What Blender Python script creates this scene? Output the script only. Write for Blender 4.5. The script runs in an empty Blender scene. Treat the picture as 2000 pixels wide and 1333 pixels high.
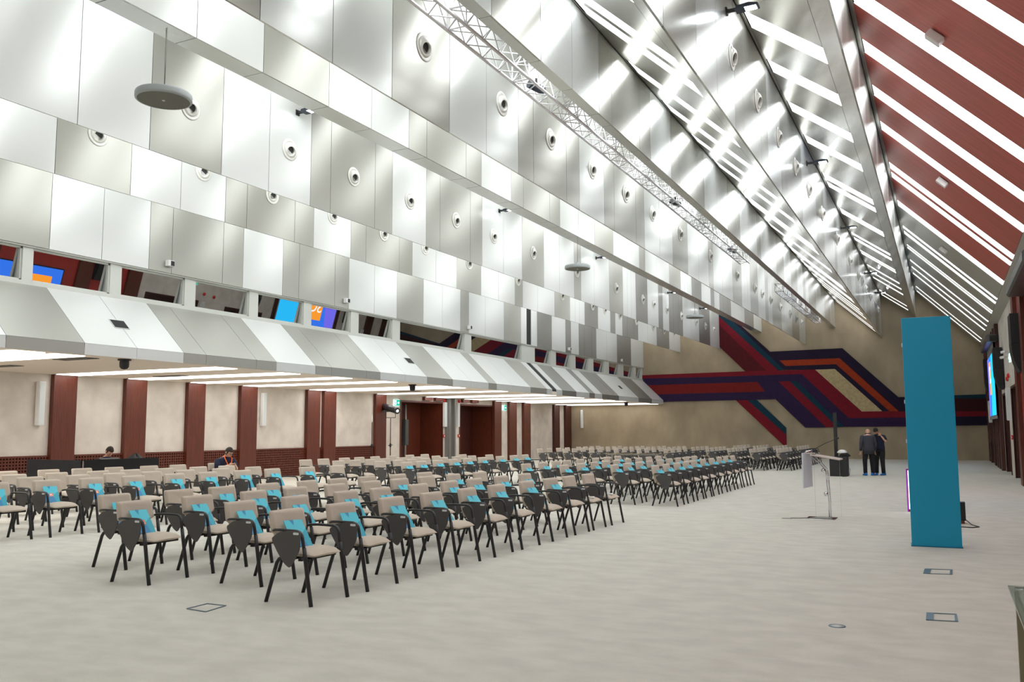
import bpy, bmesh, math, random
from mathutils import Vector, Matrix
random.seed(7)
PI = math.pi
C = bpy.context.scene.collection
scene = bpy.context.scene

# ------------------------------------------------------------------ camera
F_PX = 1711.91
YAW, PITCH, ROLL = [math.radians(a) for a in (26.2448, 5.7813, -0.1674)]
CAM = Vector((0, 0, 1.6))
_f = Vector((-math.sin(YAW) * math.cos(PITCH), math.cos(YAW) * math.cos(PITCH), math.sin(PITCH)))
_r = Vector((math.cos(YAW), math.sin(YAW), 0))
_u = _r.cross(_f)
RGT = math.cos(ROLL) * _r + math.sin(ROLL) * _u
UP = -math.sin(ROLL) * _r + math.cos(ROLL) * _u
cd = bpy.data.cameras.new('camera')
cam = bpy.data.objects.new('camera', cd)
C.objects.link(cam)
cam.matrix_world = Matrix(((RGT.x, UP.x, -_f.x, 0), (RGT.y, UP.y, -_f.y, 0), (RGT.z, UP.z, -_f.z, CAM.z), (0, 0, 0, 1)))
cd.sensor_width = 36
cd.lens = 36 * F_PX / 2000
cd.clip_start = 0.05
cd.clip_end = 300
scene.camera = cam

def at(px, py, ax, v):
    """point of a known plane (x, y or z = v) that the photograph shows at a pixel"""
    d = RGT * ((px - 1000) / F_PX) - UP * ((py - 666.5) / F_PX) + _f
    k = 'xyz'.index(ax)
    t = (v - CAM[k]) / d[k]
    return CAM + d * t

# ------------------------------------------------------------------ world, exposure
w = bpy.data.worlds.new('world'); scene.world = w; w.use_nodes = True
w.node_tree.nodes['Background'].inputs[0].default_value = (0.9, 0.95, 1, 1)
w.node_tree.nodes['Background'].inputs[1].default_value = 0.3
scene.view_settings.view_transform = 'Standard'
scene.view_settings.look = 'None'
scene.view_settings.gamma = 1
scene.view_settings.exposure = 0.48
STRIP = 4.0          # radiance of the light strips in the roof slopes
STRIP_LOW = 3.4      # and of those in the low ceiling

# ------------------------------------------------------------------ materials
def srgb(r, g, b):
    f = lambda c: (c / 255 / 12.92) if c / 255 <= 0.04045 else ((c / 255 + 0.055) / 1.055) ** 2.4
    return (f(r), f(g), f(b), 1)
MATS = {}
def mat(name, col, rough=0.6, metal=0.0, spec=0.5, noise=0.0, nscale=6.0, stretch=(1, 1, 1), bump=0.0, bscale=40, col2=None, coords='Object', detail=6):
    if name in MATS: return MATS[name]
    m = bpy.data.materials.new(name); m.use_nodes = True
    nt = m.node_tree; b = nt.nodes['Principled BSDF']
    b.inputs['Base Color'].default_value = col
    b.inputs['Roughness'].default_value = rough
    b.inputs['Metallic'].default_value = metal
    b.inputs['Specular IOR Level'].default_value = spec
    tc = nt.nodes.new('ShaderNodeTexCoord')
    if noise > 0:
        mp = nt.nodes.new('ShaderNodeMapping'); mp.inputs['Scale'].default_value = stretch
        nt.links.new(tc.outputs[coords], mp.inputs[0])
        n = nt.nodes.new('ShaderNodeTexNoise'); n.inputs['Scale'].default_value = nscale; n.inputs['Detail'].default_value = detail
        nt.links.new(mp.outputs[0], n.inputs['Vector'])
        cr = nt.nodes.new('ShaderNodeValToRGB')
        c2 = col2 or tuple(c * (1 - noise) for c in col[:3]) + (1,)
        cr.color_ramp.elements[0].position = 0.35; cr.color_ramp.elements[0].color = c2
        cr.color_ramp.elements[1].position = 0.65; cr.color_ramp.elements[1].color = col
        nt.links.new(n.outputs['Fac'], cr.inputs[0]); nt.links.new(cr.outputs[0], b.inputs['Base Color'])
    if bump > 0:
        n2 = nt.nodes.new('ShaderNodeTexNoise'); n2.inputs['Scale'].default_value = bscale; n2.inputs['Detail'].default_value = 3
        nt.links.new(tc.outputs[coords], n2.inputs['Vector'])
        bp = nt.nodes.new('ShaderNodeBump'); bp.inputs['Strength'].default_value = bump; bp.inputs['Distance'].default_value = 0.02
        nt.links.new(n2.outputs['Fac'], bp.inputs['Height']); nt.links.new(bp.outputs[0], b.inputs['Normal'])
    MATS[name] = m
    return m
def emit(name, col, strength):
    if name in MATS: return MATS[name]
    m = bpy.data.materials.new(name); m.use_nodes = True
    nt = m.node_tree; nt.nodes.clear()
    e = nt.nodes.new('ShaderNodeEmission'); e.inputs[0].default_value = col; e.inputs[1].default_value = strength
    o = nt.nodes.new('ShaderNodeOutputMaterial'); nt.links.new(e.outputs[0], o.inputs[0])
    MATS[name] = m
    return m
M_LIGHT = mat('panel_light', (0.68, 0.70, 0.675, 1), 0.35, 0.32)
M_GREY = mat('panel_grey', (0.385, 0.385, 0.34, 1), 0.33, 0.45)
M_DARK = mat('panel_dark', (0.24, 0.235, 0.21, 1), 0.36, 0.40)
M_LIGHT2 = mat('panel_light_polished', (0.66, 0.68, 0.66, 1), 0.22, 0.7, bump=0.02, bscale=1.0)
M_LIGHT1 = mat('panel_light_satin', (0.66, 0.68, 0.65, 1), 0.26, 0.55)
M_GREY1 = mat('panel_grey_satin', (0.41, 0.41, 0.365, 1), 0.26, 0.6)
M_GREY2 = mat('panel_grey_polished', (0.44, 0.44, 0.395, 1), 0.22, 0.75, bump=0.02, bscale=1.0)
M_POL = mat('polished_slope', (0.72, 0.71, 0.67, 1), 0.18, 0.85, bump=0.05, bscale=1.3)
M_JOINT = mat('joint_dark', (0.02, 0.02, 0.02, 1), 0.8)
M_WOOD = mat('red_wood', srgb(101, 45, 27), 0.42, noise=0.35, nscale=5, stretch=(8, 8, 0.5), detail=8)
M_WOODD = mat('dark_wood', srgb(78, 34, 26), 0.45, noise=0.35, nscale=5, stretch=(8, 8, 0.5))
M_REDPAN = mat('red_slope', srgb(198, 98, 86), 0.5, noise=0.22, nscale=2.5, stretch=(0.5, 5, 0.5), detail=8)
M_REDWALL = mat('red_wall_panel', srgb(170, 48, 38), 0.55, noise=0.15, nscale=3)
M_PLAST = mat('plaster_beige', srgb(222, 214, 204), 0.85, noise=0.18, nscale=1.6, bump=0.12, bscale=25, detail=9)
M_CONC = mat('concrete_wall', srgb(172, 156, 130), 0.9, noise=0.25, nscale=0.9, stretch=(1, 1, 0.6), bump=0.15, bscale=18, detail=10)
M_CEIL = mat('low_ceiling_paint', srgb(226, 214, 200), 0.7)
M_CARPET = mat('carpet', srgb(208, 205, 194), 0.95, noise=0.12, nscale=2.6, stretch=(1.0, 1.7, 1), bump=0.35, bscale=160, detail=14)
M_WHITE = mat('white_paint', (0.8, 0.8, 0.79, 1), 0.4)
M_FRAME = mat('window_frame_paint', srgb(205, 208, 200), 0.4, 0.2)
M_BLACK = mat('black_plastic', (0.008, 0.008, 0.009, 1), 0.55)
M_BLKFAB = mat('black_cloth', (0.008, 0.008, 0.009, 1), 0.9)
M_FABRIC = mat('seat_fabric', srgb(200, 187, 170), 0.9, noise=0.08, nscale=120, bump=0.2, bscale=300)
M_TABLET = mat('tablet_grey', srgb(72, 70, 69), 0.5)
M_CHROME = mat('chrome', (0.75, 0.75, 0.75, 1), 0.12, 1.0)
M_ALU = mat('bare_aluminium', (0.82, 0.82, 0.84, 1), 0.3, 0.5)
M_BLUE = mat('totem_blue', srgb(0, 150, 188), 0.45)
M_STRIP = emit('strip_light', (0.95, 0.98, 1, 1), STRIP)
M_STRIP2 = emit('strip_light_dim', (0.97, 0.99, 1, 1), STRIP * 0.5)
M_STRIPL2 = emit('strip_light_low_dim', (1, 0.97, 0.93, 1), STRIP_LOW * 0.6)
M_STRIPL = emit('strip_light_low', (1, 0.97, 0.93, 1), STRIP_LOW)
M_FLOOD = emit('flood_light', (0.9, 0.96, 1, 1), 30)

def glassy(name, tint, rough, fac):
    m = bpy.data.materials.new(name); m.use_nodes = True
    nt = m.node_tree; nt.nodes.clear()
    g = nt.nodes.new('ShaderNodeBsdfGlossy'); g.inputs['Color'].default_value = (0.95, 0.95, 0.95, 1); g.inputs['Roughness'].default_value = rough
    d = nt.nodes.new('ShaderNodeBsdfDiffuse'); d.inputs['Color'].default_value = tint
    mx = nt.nodes.new('ShaderNodeMixShader'); mx.inputs[0].default_value = fac
    o = nt.nodes.new('ShaderNodeOutputMaterial')
    nt.links.new(d.outputs[0], mx.inputs[1]); nt.links.new(g.outputs[0], mx.inputs[2]); nt.links.new(mx.outputs[0], o.inputs[0])
    MATS[name] = m
    return m
M_GLASS = glassy('dark_booth_glass', (0.01, 0.01, 0.01, 1), 0.01, 0.62)
def clear_glass(name, col, rough=0.02):
    m = mat(name, col, rough)
    b = m.node_tree.nodes['Principled BSDF']
    b.inputs['Transmission Weight'].default_value = 1.0; b.inputs['IOR'].default_value = 1.45
    return m
M_CLEAR = clear_glass('clear_acrylic', (0.97, 0.99, 0.99, 1))
M_TGLASS = clear_glass('table_glass', (0.65, 0.78, 0.74, 1))

# ------------------------------------------------------------------ mesh helpers
class MB:
    def __init__(s): s.v = []; s.f = []; s.m = []; s.sm = []
    def add(s, vs, fs, mi=0, smooth=False):
        o = len(s.v); s.v += [tuple(v) for v in vs]
        for f in fs: s.f.append([o + i for i in f]); s.m.append(mi); s.sm.append(smooth)
        return s
    def box(s, x0, x1, y0, y1, z0, z1, mi=0):
        x0, x1 = sorted((x0, x1)); y0, y1 = sorted((y0, y1)); z0, z1 = sorted((z0, z1))
        vs = [(x, y, z) for z in (z0, z1) for y in (y0, y1) for x in (x0, x1)]
        return s.add(vs, [(0, 2, 3, 1), (4, 5, 7, 6), (0, 1, 5, 4), (2, 6, 7, 3), (0, 4, 6, 2), (1, 3, 7, 5)], mi)
    def bar(s, a, b, wd, hd, mi=0, up=(0, 0, 1)):
        a = Vector(a); b = Vector(b); d = (b - a).normalized(); up = Vector(up)
        if abs(d.dot(up)) > 0.98: up = Vector((1, 0, 0))
        sx = d.cross(up).normalized() * wd / 2; sz = sx.cross(d).normalized() * hd / 2
        vs = [a - sx - sz, a + sx - sz, a + sx + sz, a - sx + sz, b - sx - sz, b + sx - sz, b + sx + sz, b - sx + sz]
        return s.add(vs, [(0, 1, 2, 3), (7, 6, 5, 4), (0, 4, 5, 1), (1, 5, 6, 2), (2, 6, 7, 3), (3, 7, 4, 0)], mi)
    def tube(s, pts, r, n=8, mi=0, cap=True, flat=1.0, radii=None):
        pts = [Vector(p) for p in pts]; rings = []
        up = None
        for i, p in enumerate(pts):
            t = (pts[min(i + 1, len(pts) - 1)] - pts[max(i - 1, 0)]).normalized()
            if up is None:
                up = Vector((0, 1, 0)) if abs(t.y) < 0.9 else Vector((0, 0, 1))
            a = (up - t * up.dot(t)).normalized(); b = t.cross(a)
            up = a
            rr = radii[i] if radii else r
            rings.append([p + a * math.cos(2 * PI * k / n) * rr + b * math.sin(2 * PI * k / n) * rr * flat for k in range(n)])
        vs = [v for g in rings for v in g]; fs = []
        for i in range(len(pts) - 1):
            for k in range(n):
                fs.append((i * n + k, i * n + (k + 1) % n, (i + 1) * n + (k + 1) % n, (i + 1) * n + k))
        s.add(vs, fs, mi, True)
        if cap:
            s.add(rings[0], [tuple(reversed(range(n)))], mi); s.add(rings[-1], [tuple(range(n))], mi)
        return s
    def lathe(s, prof, n=24, mi=0, org=(0, 0, 0), axis='z', smooth=True):
        o = Vector(org); vs = []
        for (r, h) in prof:
            for k in range(n):
                a = 2 * PI * k / n; c, q = r * math.cos(a), r * math.sin(a)
                p = {'z': (c, q, h), 'x': (h, c, q), 'y': (q, h, c)}[axis]
                vs.append(o + Vector(p))
        fs = []
        for i in range(len(prof) - 1):
            for k in range(n):
                fs.append((i * n + k, i * n + (k + 1) % n, (i + 1) * n + (k + 1) % n, (i + 1) * n + k))
        return s.add(vs, fs, mi, smooth)
    def prism(s, poly, vec, mi=0):
        """closed polygon (3D points) pushed along vec"""
        n = len(poly); v = Vector(vec); p = [Vector(q) for q in poly]
        return s.add(p + [q + v for q in p], [tuple(range(n)), tuple(reversed(range(n, 2 * n)))] + [(i, (i + 1) % n, n + (i + 1) % n, n + i)[::-1] for i in range(n)], mi)
    def build(s, name, mats, parent=None, loc=None, rz=None, bevel=0, fix=True):
        me = bpy.data.meshes.new(name)
        me.from_pydata(s.v, [], s.f)
        if not isinstance(mats, (list, tuple)): mats = [mats]
        for m in mats: me.materials.append(m)
        me.polygons.foreach_set('material_index', s.m)
        me.polygons.foreach_set('use_smooth', s.sm)
        if fix:
            bm = bmesh.new(); bm.from_mesh(me)
            bmesh.ops.remove_doubles(bm, verts=bm.verts, dist=1e-5)
            bmesh.ops.recalc_face_normals(bm, faces=bm.faces)
            bm.to_mesh(me); bm.free()
        me.update()
        o = bpy.data.objects.new(name, me); C.objects.link(o)
        if parent: o.parent = parent
        if loc: o.location = loc
        if rz is not None: o.rotation_euler.z = rz
        if bevel:
            b = o.modifiers.new('bevel', 'BEVEL'); b.width = bevel; b.segments = 2; b.limit_method = 'ANGLE'
        return o
def tag(o, label, cat, group=None, kind=None):
    if label: o['label'] = label
    if cat: o['category'] = cat
    if group: o['group'] = group
    if kind: o['kind'] = kind
    return o
def thing(name, label, cat, loc=(0, 0, 0), rz=0, group=None):
    o = bpy.data.objects.new(name, None); C.objects.link(o)
    o.location = loc; o.rotation_euler = (0, 0, rz); o.empty_display_size = 0.1
    return tag(o, label, cat, group)
def dup(root, loc, rz, label, group=None):
    kids = {}
    def cp(o, par):
        c = o.copy(); C.objects.link(c); c.parent = par
        for ch in CH.get(o.name, []): cp(ch, c)
        return c
    r = cp(root, None)
    r.location = loc; r.rotation_euler = (0, 0, rz); r['label'] = label
    if group: r['group'] = group
    return r
CH = {}
def note_children(root):
    def go(o):
        kids = [k for k in bpy.data.objects if k.parent == o]
        CH[o.name] = kids
        for k in kids: go(k)
    go(root)
ORD = ['first', 'second', 'third', 'fourth', 'fifth', 'sixth', 'seventh', 'eighth', 'ninth', 'tenth', 'eleventh', 'twelfth', 'thirteenth', 'fourteenth', 'fifteenth', 'sixteenth', 'seventeenth', 'eighteenth', 'nineteenth', 'twentieth', 'twenty-first', 'twenty-second', 'twenty-third', 'twenty-fourth', 'twenty-fifth', 'twenty-sixth']
def struct(o, label=None):
    o['kind'] = 'structure'
    if label: o['label'] = label
    return o

# ------------------------------------------------------------------ the hall
YE = 50.0; YN = -5.0; XL = -20.7; XR = 1.95
b = MB(); b.box(XL - 1.5, XR + 1.5, YN, YE, -0.2, 0)
struct(b.build('floor', M_CARPET), 'pale beige mottled carpet floor of the hall')
b = MB(); b.box(XL - 1.5, XR + 1.5, YE, YE + 0.3, 0, 10)
struct(b.build('wall_end', M_CONC), 'brown-beige rough concrete end wall')
b = MB(); b.box(XL - 1.5, XR + 1.5, YN - 0.3, YN, 0, 10)
struct(b.build('wall_near', M_PLAST), 'plaster wall behind the camera')
LO = [(31.31, 34.71, 2.80), (36.36, 39.66, 2.77)]       # door recesses, left wall
RO = [(29.5, 32.7, 2.88), (34.7, 37.4, 2.8)]             # and right wall
def walled(x0, x1, opens, top):
    b = MB(); y = YN
    for (a, c, zt) in opens:
        b.box(x0, x1, y, a, 0, top); b.box(x0, x1, a, c, zt, top); y = c
    b.box(x0, x1, y, YE, 0, top)
    return b
b = walled(XL - 1.3, XL, LO, 3.06)
struct(b.build('wall_left', M_PLAST), 'beige plaster wall under the low ceiling')
b = walled(XR, XR + 1.3, RO, 5.6)
struct(b.build('wall_right', M_PLAST), 'plaster wall with timber posts on the right')
b = MB(); b.box(XL, -14.78, YN, YE, 3.06, 3.2)
struct(b.build('ceiling', M_CEIL), 'pale low ceiling over the left aisle')

SEAMS = [-5, -3.4, -2.1, -0.6, 0.6, 1.9, 3.4, 4.7, 5.9, 7.2, 8.5, 9.82, 11.4, 12.62, 13.85, 14.5, 16.1, 16.8, 18.3, 18.97, 20.57, 21.25, 22.57, 23.84, 25.46, 26.73, 28.04, 28.68, 30.0, 31.62, 33.2, 33.77]
CODES = 'GLLGLGLLGLLGLLGGGLGGGLLGLLGLLGL'
SEAMS2 = [34.23, 34.85, 36.45, 38.07, 38.75, 39.75, 40.48, 41.48, 42.15, 43.7, 45.33, 47.7, 50.0]
CODES2 = 'LDLDLDDDLLDL'
PMATS = [M_LIGHT, M_GREY, M_DARK, M_JOINT]
CI = {'L': 0, 'G': 1, 'D': 2}
SPANS = [(SEAMS[i], SEAMS[i + 1], CI[c]) for i, c in enumerate(CODES)] + [(SEAMS2[i], SEAMS2[i + 1], CI[c]) for i, c in enumerate(CODES2)]

# section of the terraced roof: face x, underside z, top z
FACES = [(-15.95, 5.23, 8.9), (-13.7, 6.06, 8.9), (-11.4, 6.15, 9.15), (-9.03, 7.0, 9.1), (-6.69, 6.19, 9.15), (-5.13, 7.04, 8.55), (-2.81, 6.4, 8.62), (-1.15, 7.4, 8.72)]
RET = {3: 0.40, 5: 0.20}     # width of the level return under a face
ORDF = ['first', 'second', 'third', 'fourth', 'fifth', 'sixth', 'seventh', 'eighth']
for i, (x, z0, z1) in enumerate(FACES):
    b = MB()
    m = PMATS if i < 4 else [M_LIGHT1, M_GREY1, M_GREY1, M_JOINT] if i == 4 else [M_LIGHT2, M_GREY2, M_GREY2, M_JOINT]
    for (y0, y1, c) in SPANS + ([(33.77, 34.23, 0)] if i else []):
        b.box(x, x - 0.03, y0 + 0.006, y1 - 0.006, z0, z1, c)
        if i in RET:
            b.box(x - RET[i], x - 0.031, y0 + 0.006, y1 - 0.006, z0, z0 + 0.02, 4)
    b.box(x - 0.035, x - 0.05, YN, YE, z0 + 0.06, z1, 3)
    o = b.build('wall_left', list(m) + [M_LIGHT2])
    struct(o, 'upright row of light and grey metal panels, %s step of the terraced roof from the left' % ORDF[i])

# slopes that drop from the top of each face to the underside of the next
STR = [(-3.9, -3.2), (-1.6, -0.9), (0.6, 1.3), (2.9, 3.6), (5.1, 5.8), (7.5, 8.15), (9.0, 9.65), (11.4, 12.05), (12.35, 13.0), (15.03, 15.71), (17.26, 17.98), (19.52, 20.21), (21.75, 22.5), (25.09, 25.8), (26.05, 26.75), (29.31, 30.05), (33.02, 33.7), (33.97, 34.74), (36.45, 37.1), (37.35, 38.0), (39.7, 40.45), (41.45, 42.2), (43.2, 43.95), (47.3, 48.0), (49.05, 49.7)]
SLAB3 = [(-3.9, -3.2), (-1.6, -0.9), (0.6, 1.3), (2.9, 3.6), (5.1, 5.8), (7.5, 8.15), (9.6, 10.2), (11.9, 12.5), (14.25, 14.95), (16.42, 17.08), (18.78, 19.45), (21.15, 21.82), (24.6, 25.25), (25.6, 26.2), (28.9, 29.7), (32.7, 33.1), (33.6, 34.2), (36.1, 36.45), (36.65, 37.05), (39.5, 39.95), (41.2, 41.65), (42.9, 43.4), (47.1, 47.5), (48.7, 49.15)]
SLOPES = []
for i in range(7):
    xa, _, za = FACES[i]; xb, zb, _ = FACES[i + 1]
    if i + 1 in RET: xb -= RET[i + 1]
    SLOPES.append((xa, za, xb - 0.0, zb, 0.25, STR if i != 6 else SLAB3))
SLOPES.append((-1.15, 8.72, XR, 5.6, 0.28, SLAB3))
names = ['slope behind the %s step' % q for q in ORDF[:7]] + ['wide slope over the right wall']
nlight = 0
for i, (xa, za, xb, zb, marg, ys) in enumerate(SLOPES):
    L = math.hypot(xb - xa, zb - za); d = Vector((xb - xa, 0, zb - za)) / L; nrm = Vector((-d.z, 0, d.x))   # upward side
    if nrm.z < 0: nrm = -nrm
    A = Vector((xa, 0, za)); B = Vector((xb, 0, zb))
    # slope sheets between the strips (strips are recessed slots)
    m0 = [M_POL if i < 7 else mat('satin_slope', (0.60, 0.60, 0.56, 1), 0.34, 0.45, bump=0.03, bscale=1.5), M_REDPAN, M_JOINT]
    b = MB()
    s0 = 0.10 if i < 7 else 0.14
    s1 = L - (0.42 if i >= 5 else 0.12)
    if i == 7: s1 = L - 0.36
    def quad(sa, sb, y0, y1, mi, off=0.0):
        p = [A + d * sa + nrm * off, A + d * sb + nrm * off]
        b.add([(p[0].x, y0, p[0].z), (p[1].x, y0, p[1].z), (p[1].x, y1, p[1].z), (p[0].x, y1, p[0].z)], [(0, 1, 2, 3)], mi)
    edges = [YN] + [e for y in ys for e in y] + [YE]
    for k in range(0, len(edges), 2):
        y0, y1 = edges[k], edges[k + 1]
        red = (i == 7 and y1 < 29.3)
        quad(s0, s1, y0, y1, 1 if red else 0)
    for (y0, y1) in ys:    # slot sides
        for yy in (y0, y1):
            p = [A + d * s0, A + d * s1]
            b.add([(p[0].x, yy, p[0].z), (p[1].x, yy, p[1].z), (p[1].x + nrm.x * .05, yy, p[1].z + nrm.z * .05), (p[0].x + nrm.x * .05, yy, p[0].z + nrm.z * .05)], [(0, 1, 2, 3)], 0)
    # borders
    quad(0.012, s0 - 0.006, YN, YE, 0)
    if i == 7:
        cuts = sorted([y for p in ys for y in p])
        quad(s1 + 0.008, L, YN, YE, 0)
    else:
        quad(s1 + 0.008, L, YN, YE, 0)
    quad(0.05, L - 0.14, YN, YE, 2, 0.06)
    struct(b.build('ceiling', m0), 'metal %s' % names[i] if i != 7 else 'red timber and metal slope above the right wall')
    for k, (y0, y1) in enumerate(ys):
        sb_ = MB()
        p = [A + d * s0 + nrm * 0.02, A + d * s1 + nrm * 0.02]; q = [v + nrm * 0.03 for v in p]
        sb_.add([(p[0].x, y0 + .01, p[0].z), (p[1].x, y0 + .01, p[1].z), (p[1].x, y1 - .01, p[1].z), (p[0].x, y1 - .01, p[0].z),
                 (q[0].x, y0 + .01, q[0].z), (q[1].x, y0 + .01, q[1].z), (q[1].x, y1 - .01, q[1].z), (q[0].x, y1 - .01, q[0].z)],
                [(0, 1, 2, 3), (7, 6, 5, 4), (0, 4, 5, 1), (1, 5, 6, 2), (2, 6, 7, 3), (3, 7, 4, 0)])
        o = sb_.build('ceiling_light', M_STRIP if (y0 < 33.3 and (i >= 6 or y0 > 8.5)) else M_STRIP2)
        tag(o, 'white light strip in the %s, %s from the end' % (names[i], ORD[len(ys) - 1 - k]), 'ceiling light', 'light strips in the roof slopes')

# near end of the terrace: roof lid so no sky shows
b = MB(); b.box(XL - 1.5, XR + 1.5, YN - 0.3, YE + 0.3, 9.3, 9.5)
struct(b.build('ceiling', M_JOINT), 'roof deck above the terraces')

# ---------------- soffit of the gallery with sloping panels
b = MB()
for (y0, y1, c) in SPANS:
    y0 += 0.005; y1 -= 0.005
    b.box(-14.77, -14.79, y0, y1, 3.06, 3.28, c)
    p = [(-14.77, 3.285), (-16.0, 4.47), (-16.02, 4.45), (-14.79, 3.27)]
    b.add([(x, y0, z) for x, z in p] + [(x, y1, z) for x, z in p], [(0, 1, 2, 3), (7, 6, 5, 4), (0, 4, 5, 1), (1, 5, 6, 2), (2, 6, 7, 3), (3, 7, 4, 0)], c)
b.add([(-14.8, YN, 3.1), (-16.05, YN, 4.4), (-16.05, YE, 4.4), (-14.8, YE, 3.1)], [(0, 1, 2, 3)], 3)
struct(b.build('wall_left', PMATS), 'sloping light and grey metal panels along the gallery edge')

# ---------------- gallery windows
WY = [(8.2, 10.9)] + [(11.11, 12.91), (13.19, 14.98), (15.31, 17.13), (17.46, 19.28), (19.62, 21.46), (21.86, 23.68), (24.14, 28.48), (29.0, 33.4), (34.75, 36.46), (37.08, 38.82), (39.47, 41.21), (41.89, 43.54), (44.2, 45.9), (46.55, 48.25), (48.75, 49.8)]
WY = [(-4, -1), (-0.7, 2.2), (2.5, 5.2), (5.5, 7.9)] + WY
wz0, wz1 = 4.53, 5.2
tl = math.tan(math.radians(7.5)) * (wz1 - wz0)
prev = YN
wf = MB()
for (y0, y1) in WY + [(YE, YE)]:
    wf.box(-16.02, -16.45, prev + 0.0, y0, wz0 - 0.03, wz1 + 0.05)          # pier between two windows
    prev = y1
wf.box(-15.98, -16.45, YN, YE, 4.45, wz0 - 0.0)                       # sill
wf.box(-15.98, -16.45, YN, YE, wz1, 5.26)                              # head
struct(wf.build('trim_1', M_FRAME), 'pale window surround strip of the gallery windows')
for k, (y0, y1) in enumerate(WY):
    fr = MB(); t = 0.035
    x0 = -16.05; x1 = -16.12
    fr.box(x0, x1, y0, y0 + t, wz0, wz1); fr.box(x0, x1, y1 - t, y1, wz0, wz1)
    fr.box(x0, x1, y0, y1, wz0, wz0 + t); fr.box(x0, x1, y0, y1, wz1 - t, wz1)
    wo = fr.build('window_%d' % (k + 1), M_FRAME)
    struct(wo, 'long low dark gallery window, %s from the near end' % ORD[k])
    g = MB(); za, zb_ = wz0 + t, wz1 - t; xa = -16.20; xb = -16.20 + tl
    g.add([(xa, y0 + t, za), (xa, y1 - t, za), (xb, y1 - t, zb_), (xb, y0 + t, zb_), (xa - .01, y0 + t, za), (xa - .01, y1 - t, za), (xb - .01, y1 - t, zb_), (xb - .01, y0 + t, zb_)],
          [(0, 1, 2, 3), (7, 6, 5, 4), (0, 4, 5, 1), (1, 5, 6, 2), (2, 6, 7, 3), (3, 7, 4, 0)])
    go = g.build('glass_pane', M_GLASS, wo)

# ---------------- expansion joint between the two halls
b = MB()
b.box(-15.97, -16.1, 33.80, 34.20, 5.25, 8.5)
b.add([(-14.80, 33.8, 3.06), (-14.80, 33.8, 3.28), (-16.03, 33.8, 4.46), (-16.1, 33.8, 4.4), (-14.80, 34.2, 3.06), (-14.80, 34.2, 3.28), (-16.03, 34.2, 4.46), (-16.1, 34.2, 4.4)],
      [(0, 1, 2, 3), (7, 6, 5, 4), (0, 4, 5, 1), (1, 5, 6, 2), (2, 6, 7, 3), (3, 7, 4, 0)])
struct(b.build('trim_2', M_JOINT), 'dark slot of the folding partition across gallery and soffit')
b = MB()
b.box(XL, XL + 0.16, 34.95, 35.02, 0, 3.06, 0); b.box(XL, XL + 0.22, 35.02, 35.12, 0, 3.06, 0)
b.box(XL, XL + 0.10, 35.12, 35.5, 0, 3.06, 1); b.box(XL, XL + 0.22, 35.5, 35.6, 0, 3.06, 0)
struct(b.build('trim_3', [mat('channel_grey', srgb(150, 150, 148), 0.4, 0.6), M_DARK]), 'grey metal channel of the folding partition on the left wall')

# ---------------- left wall: timber posts, pierced panelling
COLS = [(-3.9, -3.2), (-0.3, 0.4), (2.6, 3.3), (5.1, 5.8), (7.5, 8.2), (9.9, 10.6), (15.03, 15.71), (17.26, 17.98), (19.52, 20.21), (21.75, 22.51), (25.09, 25.8), (26.03, 26.74), (29.31, 30.05), (39.69, 40.47), (41.41, 42.27), (43.16, 44.01), (47.3, 48.09), (49.03, 49.88)]
for k, (y0, y1) in enumerate(COLS):
    b = MB(); b.box(XL, XL + 0.14, y0, y1, 0, 3.055)
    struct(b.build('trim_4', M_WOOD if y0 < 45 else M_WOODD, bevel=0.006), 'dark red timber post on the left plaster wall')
gaps = [(8.2, 9.9), (10.6, 15.03), (15.71, 17.26), (17.98, 19.52), (20.21, 21.75), (22.51, 25.09), (25.8, 26.03), (26.74, 29.31)]
for (y0, y1) in gaps:
    b = MB(); pt = 0.082; n = max(1, int((y1 - y0) / pt)); st = (y1 - y0) / n
    for k in range(n + 1):
        yy = y0 + k * st
        b.box(XL + 0.03, XL + 0.06, yy - 0.019, yy + 0.019, 0, 0.97)
    for k in range(13):
        zz = 0.02 + k * 0.0775
        b.box(XL + 0.032, XL + 0.058, y0, y1, zz - 0.019, zz + 0.019)
    b.box(XL + 0.02, XL + 0.07, y0, y1, 0.93, 0.98); b.box(XL + 0.02, XL + 0.07, y0, y1, 0, 0.05)
    b.box(XL + 0.001, XL + 0.01, y0, y1, 0, 0.95, 1)
    struct(b.build('trim_5', [M_WOOD, M_JOINT]), 'pierced red timber lattice dado under the plaster')

# ---------------- low ceiling light strips
LOWS = [(-1.6, -0.9), (0.6, 1.3), (2.9, 3.6), (5.1, 5.8), (7.5, 8.1), (9.2, 9.85), (10.1, 10.75), (10.95, 11.6)] + [s for s in STR if s[0] > 14]
for k, (y0, y1) in enumerate(LOWS):
    b = MB(); b.box(-15.0, -20.5, y0, y1, 3.045, 3.058)
    o = b.build('ceiling_light', M_STRIPL if y0 < 33.5 else M_STRIPL2)
    tag(o, 'white light strip across the low left ceiling, %s from the end wall' % ORD[len(LOWS) - 1 - k], 'ceiling light', 'light strips in the low ceiling')
print('structure done')

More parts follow.
